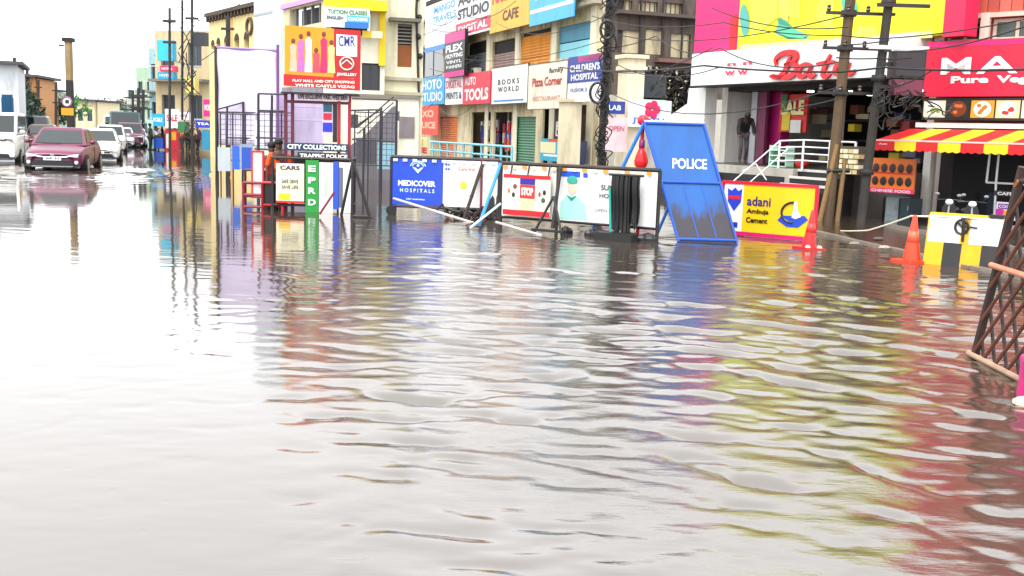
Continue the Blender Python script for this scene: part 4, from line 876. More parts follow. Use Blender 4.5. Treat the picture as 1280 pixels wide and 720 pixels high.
    sign(f,(416,128),(421,178),'black upright strip beside the picture board','#1c1a24',out=.02)
    BP=[]
    for nm,a,b,c,d,col,lb,kw in [
        ('panel',345,204,380,254,'#f0e8c8','cream poster panel with dark print on the front of the booth',dict(rows=[('CARS','#3a2a5a',.15,.85,.84,.95,.03),('SAFE DRIVE','#3a3a3a',.2,.8,.5,.6,.02),('SAVE LIFE','#3a3a3a',.2,.8,.36,.45,.02)],bands=[('#e8c81a',.1,.5,.08,.24),('#d82a2a',0,1,0,.05)])),
        ('panel',382,200,398,266,'#159a3c','green upright panel with white letters on the front of the booth',dict(rows=[('E','#d8f4dc',.2,.8,.78,.9,.04),('P','#d8f4dc',.2,.8,.56,.68,.04),('R','#d8f4dc',.2,.8,.36,.48,.04),('D','#d8f4dc',.2,.8,.14,.26,.04)])),
        ('panel',399,203,416,268,'#f0e8e6','white upright panel with a faint oval beside the green panel',dict(bands=[('#b8c8b0',.42,.6,.35,.7)])),
        ('panel',417,202,423,262,'#2a5ac8','narrow blue upright panel near the right end of the booth',{}),
        ('panel',424,203,440,266,'#e8e8ea','white upright panel at the right end of the booth',dict(bands=[('#6a7080',.0,.3,.1,.9)])),
        ('panel',316,190,328,246,'#ece4e0','white upright panel with red edging left of the booth',dict(frame='#d01a2a')),
        ]:
        BP.append(sign(f,(a,b),(c,d),lb,col,out=.5 if a>340 else .3,name='booth_panel',cat='panel',**kw))
    k=T(f,'police_booth','traffic booth clad in cream green and white panels with lettered strip boards on top','booth',at=(L(345,260)[0],-.4,0))
    for b_ in BP+[s,s2]:
        e_=b_.e; e_.name='booth_board' if b_ in (s,s2) else 'booth_panel'; e_.parent=k.e; e_.rotation_euler=(0,0,0); e_.location=Vector(b_.at)-Vector(k.at); del e_['category']
    xa=L(345,260)[0]; xb=L(440,260)[0]
    for x in (xa,(xa+xb)/2,xb): 
        k.part('post',MB().tube((x,-.4,-.2),(x,-.4,bz0-.12),.03),IRON); k.part('post',MB().tube((x,.5,-.2),(x,.5,bz0-.12),.03),IRON)
    for z in (.12,bz0-.12): 
        r=MB(); r.tube((xa,-.4,z),(xb,-.4,z),.025); r.tube((xa,.5,z),(xb,.5,z),.025); r.tube((xa,-.4,z),(xa,.5,z),.025); r.tube((xb,-.4,z),(xb,.5,z),.025); k.part('rail',r,IRON)
    k.box('back_panel',mat('#2a2228',.7,.3,4),xa,xb,.3,.34,.15,bz0-.15)
    # low red pipe frames left
    g=Fr(G(305,262),R(0)); Lg=g.loc
    for (x0_,y0_,x1_,y1_,lb,col) in [(304,228,328,258,'low maroon pipe frame left of the booth','#8a1030'),(328,228,353,256,'low bright red pipe frame with dark centre before the booth','#e01a34'),(293,214,318,248,'dark maroon pipe frame farthest left of the booth','#5a0f28')]:
        a,zb=Lg(x0_,y0_); b,_=Lg(x1_,y0_); za=Lg(x0_,y1_)[1]; dy=0 if x0_!=293 else .8
        q=T(g,'pipe_barrier',lb,'frame','low pipe frames beside the booth',at=(a,dy,0)); m_=mat(col,.4,.2,6)
        for xx in (a,b): q.part('post',MB().tube((xx,dy,-.3),(xx,dy,zb),.028),m_)
        for zz in (zb,(za+zb)/2 if x0_!=328 else za,za): q.part('rail',MB().tube((a,dy,zz),(b,dy,zz),.026),m_)
        if x0_==328: q.box('dark_panel',mat('#1a1016',.5,.3),a,b,dy+.03,dy+.05,za,zb)
    g=Fr(G(290,235),R(0)); Lg=g.loc
    sign(g,(290,182),(299,212),'small blue panel on the fence left of the booth','#2a6ac8',out=0); sign(g,(302,184),(314,213),'second blue panel nearer the booth on the fence','#2458b8',out=0)
    sign(g,(331,200),(344,222),'small panel of dark and yellow pictures between the red frame and the booth','#d8d0c0',out=-.3,bands=[('#2a2a3a',.1,.5,.4,.9),('#d84a2a',.55,.9,.5,.9),('#e0c020',.1,.8,.08,.3)])
    human(f,L(346,190)[0],.25,bz0-1.35,1.55,'person in orange shirt standing behind the booth panels','#f0641a','#3a2a2a',turn=.3)
    human(f,L(336,190)[0],.35,bz0-1.42,1.55,'person in dark red shirt left of the person in orange','#b83018','#2a2a2a',turn=-.4)
    # tall black A frame at the right end
    g=Fr(G(440,272),R(2)); Lg=g.loc; ap=Lg(441,202); b0=Lg(425,262); 
    q=T(g,'trestle','black A frame trestle leaning at the right end of the booth','trestle')
    m_=IRON; q.part('leg',MB().tube((ap[0],.0,ap[1]),(Lg(465,272)[0],0,-.1),.03),m_); q.part('leg',MB().tube((ap[0],.0,ap[1]),(Lg(420,262)[0],.6,-.1),.03),m_); q.part('leg',MB().tube((ap[0],0,ap[1]),(Lg(440,272)[0],0,-.1),.03),m_); q.part('foot_bar',MB().tube((Lg(438,272)[0],0,.03),(Lg(465,272)[0],0,.03),.025),m_)
    q.part('brace',MB().tube((Lg(400,268)[0],-.05,.05),(Lg(418,240)[0],0,Lg(418,240)[1]),.022),mat('#8a1030',.5))
booth()
# ================================================================ BARRICADES
def beads(t,x0,x1,y,z,cols,parent=None):
    n=int((x1-x0)/.095)
    for i in range(n):
        if i%2==0: t.box('edge_tab',mat(cols[(i//2)%len(cols)],.5),x0+i*.095,x0+(i+.9)*.095,y-.012,y,z-.05,z)
def trestle_leg(t,x,ztop,spread,m,y=0):
    t.part('leg',MB().tube((x,y,ztop),(x-spread,y-.35,-.1),.034),m); t.part('leg',MB().tube((x,y,ztop),(x+spread,y+.35,-.1),.034),m)
def barricades():
    A=G(489,268); B=G(626,274); f=fr2(A,B); L=f.loc
    zt=L(555,198)[1]; zb=L(555,258)[1]; x0=L(489,230)[0]; xm=L(554,230)[0]; x1=L(624,230)[0]
    t=T(f,'barricade','hospital barricade with royal blue left panel and white right panel','barricade','advertising barricades')
    t.box('blue_panel',mat('#1450c8',.4,.08,2,streak=.15),x0+.03,xm,-.02,.02,zb,zt-.03); t.box('white_panel',mat('#eeeeea',.45,.06,2,streak=.25),xm+.002,x1-.03,-.02,.02,zb,zt-.03)
    e=x1-x0; W=xm-x0
    fr=MB(); fr.tube((x0,0,zt),(x1,0,zt),.035); fr.tube((x0,0,zb-.03),(x1,0,zb-.03),.026); t.part('frame_rail',fr,IRON)
    for xx in (x0,x1): t.part('post',MB().tube((xx,0,-.2),(xx,0,zt),.03),IRON)
    beads(t,x0+.05,x1-.05,-.045,zt-.03,['#d8e4f8','#d8e4f8'])
    cx=x0+W*.52; cz=zb+(zt-zb)*.80
    lm=mat('#c8e0f8',.4,0); q=MB()
    for a,r in ((1,.11),(2,.15)):
        q.path([(cx+r*math.cos(math.pi*(.05+.9*k/8)),-.03,cz+.0+r*.75*math.sin(math.pi*(.05+.9*k/8))) for k in range(9)],.012,5)
    q.poly([(cx-.11,cz),(cx,cz-.12),(cx+.11,cz),(cx+.05,cz-.01),(cx,cz-.05),(cx-.05,cz-.01)],-.034,-.024); q.ell((cx,-.03,cz+.03),.028,.008,.028,8,6); t.part('printed_emblem',q,lm)
    H_=zt-zb
    t.text('MEDICOVER',mat('#f4f8ff',.4,0),x0+W*.14,x0+W*.86,zb+H_*.40,zb+H_*.52,-.028,bold=.035); t.text('H O S P I T A L S',mat('#d8e8ff',.4,0),x0+W*.18,x0+W*.84,zb+H_*.27,zb+H_*.35,-.028,bold=.02)
    t.text('24x7 emergency',mat('#d8e8ff',.4,0),x0+W*.3,x0+W*.66,zb+H_*.1,zb+H_*.15,-.028,bold=.02)
    t.text('::',mat('#2a5ac0',.4,0),xm+.04,xm+.13,zt-.22,zt-.09,-.028,bold=.03); t.text('Care first',mat('#e08a7a',.4,0),xm+.3,xm+.62,zt-.22,zt-.15,-.028,bold=.02)
    t.part('printed_leaf',MB().ell((xm+.4,-.026,zb+.42),.07,.006,.08,10,6),mat('#c8d84a',.5)); t.text('all is well',mat('#b8b8a8',.4,0),xm+.25,xm+.6,zb+.2,zb+.26,-.028)
    trestle_leg(t,L(605,202)[0],zt,.32,IRON); t.part('leg',MB().tube((L(603,202)[0],-.04,zt),(L(603,202)[0],-.04,0),.022),mat('#8a3048',.5))
    t.part('foot_bar',MB().tube((L(497,257)[0],-.3,.33),(L(604,270)[0],-.9,-.02),.024),mat('#d8d0cc',.4,.3,8,streak=.5)); t.part('leg',MB().tube((x0,0,zt*.9),(x0-.06,.5,-.1),.024),IRON)
    t.part('wheel',MB().tube((x0+.02,-.06,.08),(x0+.02,-.01,.08),.1,14),BLACK)
    # debris heap under it; leaning bars added as shade between the barricades
    rng=random.Random(5)
    h=T(f,'scrap_shade_heap','dark heap of wire and scrap tangled under the white half of the hospital barricade','heap',at=(L(575,265)[0],-.15,0))
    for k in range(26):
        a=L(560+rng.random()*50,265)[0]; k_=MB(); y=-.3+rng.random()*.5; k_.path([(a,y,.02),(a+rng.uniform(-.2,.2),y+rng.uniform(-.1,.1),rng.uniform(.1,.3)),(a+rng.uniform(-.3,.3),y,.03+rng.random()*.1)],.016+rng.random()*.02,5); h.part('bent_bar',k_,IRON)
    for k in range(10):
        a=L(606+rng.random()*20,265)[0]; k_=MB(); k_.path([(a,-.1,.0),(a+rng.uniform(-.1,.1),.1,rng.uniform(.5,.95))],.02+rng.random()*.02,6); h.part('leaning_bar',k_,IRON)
    # second
    A=G(625,285); B=G(822,302); f=fr2(A,B); L=f.loc
    zt=L(715,208)[1]; zb=L(740,278)[1]; x0=L(627,230)[0]; x1=L(824,240)[0]; xm=L(697,240)[0]
    t=T(f,'barricade','white barricade with a nurse in mint green cap printed on its middle panel','barricade','advertising barricades')
    t.box('white_panel',mat('#efeee8',.45,.06,2,streak=.3),x0+.03,xm,-.02,.02,zb,zt-.03); t.box('white_panel',mat('#e9efe9',.45,.06,2,streak=.3),xm+.002,x1-.03,-.02,.02,zb,zt-.03)
    fr=MB(); fr.tube((x0,0,zt),(x1,0,zt),.035); fr.tube((x0,0,zb-.02),(x1,0,zb-.02),.026); t.part('frame_rail',fr,IRON)
    for xx in (x0,xm,x1): t.part('post',MB().tube((xx,0,-.2),(xx,0,zt),.03),IRON)
    beads(t,x0+.05,x1-.05,-.045,zt-.03,['#f0a040','#f0e0c0'])
    cx=L(716,240)[0]; Hh=zt-zb
    q=MB().poly([(cx-.2,zb+.03),(cx+.3,zb+.03),(cx+.24,zb+.3),(cx+.08,zb+.42),(cx-.08,zb+.42),(cx-.2,zb+.3)],-.03,-.022); t.part('printed_gown',q,mat('#a8e4d4',.5,.1))
    t.part('printed_face',MB().ell((cx,-.03,zb+Hh*.62),.085,.006,.12,12,8),mat('#e8c4b0',.5)); t.part('printed_cap',MB().ell((cx,-.036,zb+Hh*.75),.1,.006,.07,12,8),mat('#3aa898',.5)); t.part('printed_mask',MB().poly([(cx-.09,zb+.42),(cx,zb+.33),(cx+.09,zb+.42),(cx,zb+.38)],-.044,-.036),mat('#2a8a7c',.5))
    t.box('printed_stripe',mat('#1a5ad0',.5),xm+.06,xm+.42,-.028,-.0215,zt-.17,zt-.08); t.box('printed_stripe',mat('#1a5ad0',.5),xm+.48,xm+.56,-.028,-.0215,zt-.17,zt-.1)
    t.text('SUNRISE',mat('#5a4a40',.4,0),L(752,240)[0],L(784,240)[0],zb+Hh*.6,zb+Hh*.7,-.03,bold=.02); t.text('HOSPITAL',mat('#4a5a50',.4,0),L(750,250)[0],L(786,250)[0],zb+Hh*.46,zb+Hh*.54,-.03,bold=.02); t.text('OPEN 24 HOURS',mat('#5a6a60',.4,0),L(745,250)[0],L(790,250)[0],zb+Hh*.2,zb+Hh*.26,-.03)
    t.part('foot_bar',MB().tube((L(630,272)[0],-.25,.12),(L(700,290)[0],-.6,.0),.022),mat('#d8d0cc',.4,.3,8,streak=.5))
    # small red edged sign hung on its left half
    s=T(f,'hanging_sign','small red edged sign with crimson centre hung before the left half of the barricade','sign',at=(L(633,240)[0],-.12,.2))
    a=L(634,240)[0]; b=L(692,245)[0]; za=L(663,268)[1]; zz=L(663,220)[1]
    s.box('panel',mat('#f2ece0',.45,.06,3,streak=.15),a,b,-.12,-.09,za,zz); s.box('red_edge',mat('#d81a28',.4),a,b,-.13,-.119,zz-.04,zz+.02); s.box('red_edge',mat('#d81a28',.4),a,b,-.13,-.119,za-.02,za+.07)
    c=a+(b-a)*.36; d=a+(b-a)*.68; m_=(za+zz)/2
    s.box('blue_header',mat('#2a2a9a',.4),c,d,-.128,-.119,zz-.14,zz-.04); s.box('crimson_panel',mat('#e03a3a',.4,.2,8),c,d,-.128,-.119,m_-.05,zz-.145); s.text('STOP',mat('#fbe8d8',.4,0),c+.03,d-.03,m_+.0,zz-.19,-.134,bold=.05); s.box('printed_band',mat('#e8dca8',.4),c,d,-.128,-.119,za+.08,m_-.06)
    for k,(u,v) in enumerate([(.12,.6),(.22,.5),(.25,.72),(.78,.55),(.88,.6),(.86,.4)]): s.part('printed_mark',MB().ell((a+(b-a)*u,-.124,za+(zz-za)*v),.025+.008*(k%3),.006,.045,8,5),mat(['#c87a4a','#2a3a2a','#8a4a2a','#c03a2a','#2a2a2a','#4a6a3a'][k],.5))
    for xx in (a+.12,(a+b)/2,b-.06): s.part('hanger',MB().tube((xx,-.1,zz),(xx,-.05,zt),.014),IRON)
    # black T foot stand
    k=T(f,'stand','black upright stand with splayed feet at the middle of the white barricade','stand',at=(L(701,288)[0],-.35,0)); x=L(703,250)[0]
    k.part('post',MB().tube((x,-.3,.1),(x,-.1,zt),.032),IRON); 
    k.part('leg',MB().tube((x,-.3,.62),(x+.26,-.45,.02),.022),IRON); k.part('leg',MB().tube((x,-.3,.62),(x-.26,-.45,.02),.022),IRON); k.part('foot_bar',MB().box(x-.3,x+.3,-.48,-.42,.05,.09),BLACK)
    for sx in (-.29,.29): k.part('foot',MB().tube((x+sx,-.45,.05),(x+sx,-.45,-.2),.02),IRON)
    h2=T(f,'scrap_shade_heap','low line of black lumps added as contact shade along the foot of the white barricade','heap',at=(L(740,290)[0],-.15,0))  # black lumps added for the dark contact between barricade and water
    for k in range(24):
        a=L(705+rng.random()*110,290)[0]; h2.part('shade_lump',MB().ell((a,-.15+rng.random()*.3,.02),rng.uniform(.06,.16),.08,rng.uniform(.04,.12),7,5),mat('#17161a',.4,.5,9))
    # bluish prop
    p=T(f,'prop_pole','pale blue slanting prop between the two barricades','pole',at=(L(620,270)[0],0,0)); p.part('bar',MB().tube((L(628,205)[0],-.05,zt),(L(615,270)[0],-.4,.05),.03),mat('#4aa0d8',.4,.2,5)); p.part('bar',MB().tube((L(628,240)[0],-.05,zb+.2),(L(612,274)[0],-.6,.02),.022),mat('#d8e8f0',.4))
    # dark bundle of stuff right of the blue leg, bucket red
    h=T(f,'tarpaulin','black folded tarpaulin hung over a rail behind the slanting blue leg','tarpaulin',at=(L(775,290)[0],-.1,0))
    xa=L(770,260)[0]; xb=L(806,260)[0]; zu=zt-.1
    for (u0,u1,zz) in ((0,.42,.1),(.38,.72,.04),(.68,1,.22)):
        V=[];F=[]; n=18; mm=8
        for i in range(n+1):
            for jj in range(mm+1):
                u=i/n; v=jj/mm; V.append((xa+(xb-xa)*(u0+(u1-u0)*u)+.004*math.sin(v*5+u0*9),-.2+.03*math.sin(u*23+u0*7+v*.6)*math.sin(u*5+1)+.02*math.sin(v*6),zz+.06*math.sin(u*8)*(1-v)+(zu-zz)*v))
        for i in range(n):
            for jj in range(mm): a=i*(mm+1)+jj; F.append((a,a+mm+1,a+mm+2,a+1))
        k=MB(); k.v=V; k.f=F; h.part('fold',k,mat('#101014',.4,.5,9),smooth=True)
    h.part('rail',MB().tube((xa-.05,-.2,zu+.01),(xb+.05,-.2,zu+.01),.02),IRON); h.part('teal_strap',MB().tube((xa,-.26,zu-.2),(xa+.06,-.28,.1),.02),mat('#2aa89a',.5))
    h.box('crate',mat('#141416',.5,.3),L(762,290)[0],L(806,290)[0],-.5,-.25,-.1,.12)
barricades()
def red_marker():
    g=Fr(G(800,296),R(0)); L=g.loc
    t=T(g,'road_marker','red and blue jointed road marker post between the blue legs of the police board','post')
    x=L(799,250)[0]
    def z(py): return L(799,py)[1]
    t.part('post',MB().tube((x,0,-.1),(x,0,z(150)),.03),mat('#c0182a',.4,.2)); 
    t.part('collar',MB().lathe((x,0,z(212)),[(.03,0),(.1,.06),(.115,.14),(.08,.26),(.04,.36)],12),mat('#f01c20',.35),smooth=True)
    t.part('head',MB().lathe((x,0,z(157)),[(.03,0),(.09,.04),(.09,.12),(.05,.17)],12),mat('#d8204a',.35),smooth=True)
    t.part('band',MB().lathe((x,0,z(190)),[(.045,0),(.05,.12),(.045,.2)],12),mat('#8a1a6a',.35),smooth=True)
    t.box('base_box',mat('#c81a3a',.4,.2),x-.02,x+.12,-.06,.06,z(285),z(245))
red_marker()
def police_board():
    B0=G(848,302); B1=G(921,304); F0=G(737,291); F1=G(818,297)
    Y=(B0.y+F0.y)/2; A0=PT(805,154,Y); e=(B1-B0); A1=A0+e*1.04
    X=e.normalized(); up=((A0+A1)/2-(B0+B1)/2); up0=up.copy(); up-=X*up.dot(X); U=up.normalized(); N=-(X.cross(U)).normalized()  # N points away from the street
    N = X.cross(U)*-1
    M_=Matrix(((X.x,N.x,U.x,B0.x),(X.y,N.y,U.y,B0.y),(X.z,N.z,U.z,0),(0,0,0,1)))
    t=T(Fr(B0,0),'police_board','leaning blue steel board lettered POLICE with muddy lower half on a slanting blue leg','barricade')
    t.e.matrix_world=M_; inv=M_.inverted(); t.fr=None; t.at=(0,0,0)
    a0=inv@A0; a1=inv@A1; b1=inv@B1; q0=(0,0,0)
    sh=lambda u,v:(a0.x*v+(b1.x+(a1.x-a0.x-b1.x)*v)*u, 0, a0.z*v)
    bl=mat('#0a66b0',.5,.2,2.5,streak=.6,stain='#1c3a66')
    def sheet(name,u0,u1,v0,v1,m,y0,y1,pts=None):
        P=[sh(u0,v0),sh(u1,v0),sh(u1,v1),sh(u0,v1)] if not pts else [sh(*p) for p in pts]
        return t.part(name,MB().poly([(p[0],p[2]) for p in P],y0,y1),m)
    sheet('panel',.0,1,-.06,1,bl,-.012,.012)
    fm=mat('#1a5fc0',.35,.2,6,streak=.3)
    for a,b in (((0,0),(0,1)),((1,0),(1,1)),((0,1),(1,1)),((0,.5),(1,.5)),((0,.02),(1,.02))):
        p=Vector(sh(*a)); q=Vector(sh(*b)); t.part('frame_bar',MB().tube((p.x,-.02,p.z),(q.x,-.02,q.z),.024),fm)
    for u0,u1 in ((.35,.37),(.66,.68)): sheet('rib',u0,u1,.04,.48,fm,-.018,-.012)
    # mud splashed up the lower half: dried stains with their own outline
    n=bl.copy(); n.name='muddy_blue_steel'; nn=n.node_tree; b=nn.nodes['Principled BSDF']; old=b.inputs['Base Color'].links[0].from_socket
    tc=nn.nodes.new('ShaderNodeTexCoord'); sx=nn.nodes.new('ShaderNodeSeparateXYZ'); nn.links.new(tc.outputs['Object'],sx.inputs[0])
    mp=nn.nodes.new('ShaderNodeMapping'); mp.inputs['Scale'].default_value=(3.3,1,.9); mp.inputs['Location'].default_value=(.6,0,.3); nn.links.new(tc.outputs['Object'],mp.inputs['Vector'])
    no=nn.nodes.new('ShaderNodeTexNoise'); no.inputs['Scale'].default_value=1.6; no.inputs['Detail'].default_value=7; no.inputs['Roughness'].default_value=.6; nn.links.new(mp.outputs[0],no.inputs['Vector'])
    mr=nn.nodes.new('ShaderNodeMapRange'); mr.inputs['From Min'].default_value=0; mr.inputs['From Max'].default_value=1.0; mr.inputs['To Min'].default_value=.58; mr.inputs['To Max'].default_value=-.34; mr.clamp=False; nn.links.new(sx.outputs['Z'],mr.inputs['Value'])
    ad=nn.nodes.new('ShaderNodeMath'); ad.operation='ADD'; nn.links.new(no.outputs['Fac'],ad.inputs[0]); nn.links.new(mr.outputs[0],ad.inputs[1])
    cr=nn.nodes.new('ShaderNodeValToRGB'); cr.color_ramp.elements[0].position=.5; cr.color_ramp.elements[1].position=.72; cr.color_ramp.elements[1].color=(.93,.93,.93,1); nn.links.new(ad.outputs[0],cr.inputs[0])
    mx=nn.nodes.new('ShaderNodeMix'); mx.data_type='RGBA'; nn.links.new(cr.outputs[0],mx.inputs[0]); nn.links.new(old,mx.inputs[6]); mx.inputs[7].default_value=(.035,.024,.02,1); nn.links.new(mx.outputs[2],b.inputs['Base Color'])
    pn=[c for c in t.e.children if c.name.startswith('panel')][0]; pn.data.materials.clear(); pn.data.materials.append(n)
    p0=sh(.28,.66); p1=sh(.86,.66); t.text('POLICE',mat('#f2f6fa',.4,.05),p0[0],p1[0],p0[2]-.085,p0[2]+.085,-.02,bold=.02)
    t.part('cap_strip',MB().tube(tuple(Vector(sh(0,1))+Vector((0,-.01,.03))),tuple(Vector(sh(1,1))+Vector((0,-.01,.03))),.018),mat('#e8e4dc',.5))
    lm=mat('#2a84e0',.4,.15,5)
    f0=inv@(F0+Vector((0,0,-.05))); f1=inv@(F1+Vector((0,0,-.05)))
    t.part('leg',MB().tube(tuple(a0),tuple(f0),.03),lm); t.part('leg',MB().tube(tuple(a1),tuple(f1+ (a1-a0-(f1-f0))*0),.026),lm)
    m1=Vector(sh(0,.5)); g=(a0+f0)/2; t.part('brace',MB().tube(tuple(m1),tuple(g),.016),IRON)
police_board()
def cement_board():
    A=G(905,293); B=G(1019,303); f=fr2(A,B); L=f.loc
    x0=L(905,260)[0]; x1=L(1021,265)[0]; zt=L(960,232)[1]; zb=L(960,292)[1]
    t=T(f,'barricade','yellow barricade board with magenta rails and a blue shield at its left','barricade','advertising barricades')
    xm=L(929,260)[0]; pk=mat('#d8143c',.4,.1,5)
    t.box('yellow_panel',mat('#f6c80a',.4,.06,2,streak=.12),xm,x1-.04,-.02,.02,zb,zt); t.box('white_panel',mat('#f0f0f2',.4,.06,2),x0,xm-.002,-.02,.02,zb,zt)
    t.box('top_rail',pk,x0-.02,x1,-.035,.03,zt,zt+.05); t.box('bottom_rail',mat('#d01870',.4,.1,5),x0-.02,x1,-.035,.03,zb-.07,zb); t.box('end_post',pk,x1-.04,x1+.01,-.034,.03,-.2,zt); t.box('end_post',pk,x0-.05,x0-.02,-.034,.03,-.2,zt+.05)
    H_=zt-zb; cx=(x0+xm)/2+.02
    t.part('printed_shield',MB().poly([(cx-.13,zt-.08),(cx-.12,zt-.3),(cx,zt-.46),(cx+.12,zt-.3),(cx+.13,zt-.08),(cx+.06,zt-.12),(cx,zt-.06),(cx-.06,zt-.12)][::-1][::-1],-.03,-.022),mat('#2a4ac8',.4,.2,9)); t.box('printed_bar',mat('#d82050',.4),cx-.11,cx+.11,-.036,-.03,zt-.26,zt-.2); t.box('printed_bar',mat('#1a3aa8',.4),cx-.1,cx+.08,-.028,-.021,zb+.06,zb+.15)
    W=x1-.04-xm
    t.text('adani',mat('#3a2a7a',.4,0),xm+W*.06,xm+W*.40,zb+H_*.56,zb+H_*.76,-.03,bold=.02); t.text('Ambuja',mat('#201a10',.4,0),xm+W*.06,xm+W*.38,zb+H_*.37,zb+H_*.5,-.03,bold=.035); t.text('Cement',mat('#201a10',.4,0),xm+W*.06,xm+W*.37,zb+H_*.2,zb+H_*.32,-.03,bold=.035)
    lx=xm+W*.72; lz=zb+H_*.45; q=MB(); q.poly([(lx-.26,lz-.12),(lx-.1,lz-.22),(lx+.1,lz-.22),(lx+.26,lz-.08),(lx+.2,lz-.02),(lx-.2,lz-.04)],-.03,-.022); t.part('printed_wave',q,mat('#1a50c0',.4,.1))
    q=MB().path([(lx+.2*math.cos(a*math.pi/8),-.03,lz+.02+.17*math.sin(a*math.pi/8)) for a in range(4,13)],.02,5); t.part('printed_arc',q,mat('#1a1a1a',.4))
    q=MB().poly([(lx-.02,lz-.06),(lx+.05,lz-.08),(lx+.14,lz-.04),(lx+.08,lz+.06),(lx+.06,lz+.22),(lx+.01,lz+.2),(lx,lz+.05)],-.034,-.03); t.part('printed_figure',q,mat('#f4f4f0',.4))
    for xx in (x0+.2,x1-.2): t.part('leg',MB().tube((xx,.02,zt*.8),(xx,.55,-.2),.022),pk)
cement_board()
def cone(px,py,top,label,lean=0,col='#f04a20',sleeve=True):
    A=G(px,py); s=(hor(px)-py)/-1.6; f=Fr(A,0); h=(py-top)/s
    t=T(f,'traffic_cone',label,'traffic cone','traffic cones')
    t.part('body',MB().lathe((0,0,0),[(h*.2,-.1),(h*.19,.02),(h*.045,h*.97),(h*.03,h)],18),mat(col,.35,.12,5,streak=.25),smooth=True)
    b=h*.3; t.part('base',MB().box(-b,b,-b,b,-.1,.025),mat(col,.4,.2,5,streak=.3))
    if sleeve: t.part('sleeve',MB().lathe((0,0,0),[(h*.135,h*.42),(h*.1,h*.66)],18),mat('#f26a4a' if col!='#e01a20' else '#e8433c',.35),smooth=True)
    t.e.rotation_euler=(0,lean,0.4); return t
cone(1139,327,268,'bright orange traffic cone standing left of the painted concrete block')
c1=cone(1011,311,262,'red traffic cone with white foot leaning on the yellow cement board',lean=.05,col='#e01a20'); 
for k in range(2): MB().tube((.1-.22*k,-.14,.03),(.1-.22*k,-.1,.03),.035,10).build('foot',WHITE,c1.e)
def block():
    A=G(1154,329); B=G(1249,338); f=fr2(A,B); L=f.loc; x0=L(1156,300)[0]; x1=L(1250,300)[0]; zt=L(1200,271)[1]; zm=L(1200,305)[1]
    t=T(f,'concrete_block','concrete road block painted yellow white and black with a black emblem on its face','concrete block')
    W=x1-x0
    prof=lambda a,b,z0,z1,y: MB().add([(a,y(z0),z0),(b,y(z0),z0),(b,y(z1),z1),(a,y(z1),z1),(a,.3-y(z0),z0),(b,.3-y(z0),z0),(b,.3-y(z1),z1),(a,.3-y(z1),z1)],[(0,1,2,3),(5,4,7,6),(3,2,6,7),(4,5,1,0),(1,5,6,2),(4,0,3,7)])
    y=lambda z: .0+.10*(z/zt)
    ys='#f0b40a'; wh='#eceae4'; bk='#2c2c2e'
    for k,(a,b,col) in enumerate([(0,.02,ys),(.02,.46,wh),(.46,.58,ys),(.58,1,wh)]): t.part('painted_block',prof(x0+W*a,x0+W*b,zm+.002,zt,y),mat(col,.6,.1,4,streak=.35,stain='#3a342c'))
    for k,(a,b,col) in enumerate([(0,.25,ys),(.25,.50,bk),(.50,.76,ys),(.76,1,bk)]): t.part('painted_block',prof(x0+W*a,x0+W*b,-.3,zm,y),mat(col,.6,.15,4,streak=.4,stain='#3a342c'))
    t.box('yellow_top',mat('#f2cc20',.6,.1,4,streak=.3),x0+.01,x1-.2,.105,.195,zt,zt+.03); t.box('black_top',mat(bk,.6),x0+W*.44,x0+W*.56,.095,.11,zt-.06,zt-.02); t.box('black_top',mat(bk,.6),x0+W*.82,x1,.09,.21,zt+.001,zt+.05)
    cx=x0+W*.47; cz=zt-.14; q=MB(); q.path([(cx+.085*math.cos(a*math.pi/8),.06,cz+.095*math.sin(a*math.pi/8)) for a in range(17)],.018,6); q.path([(cx-.06,.06,cz+.07),(cx+.08,.06,cz-.08)],.014,5); q.path([(cx+.02,.06,zt-.02),(cx+.03,.055,cz-.2)],.022,6); q.path([(cx,.06,cz+.02),(cx+.2,.06,cz)],.012,5); t.part('emblem',q,BLACK)
block()
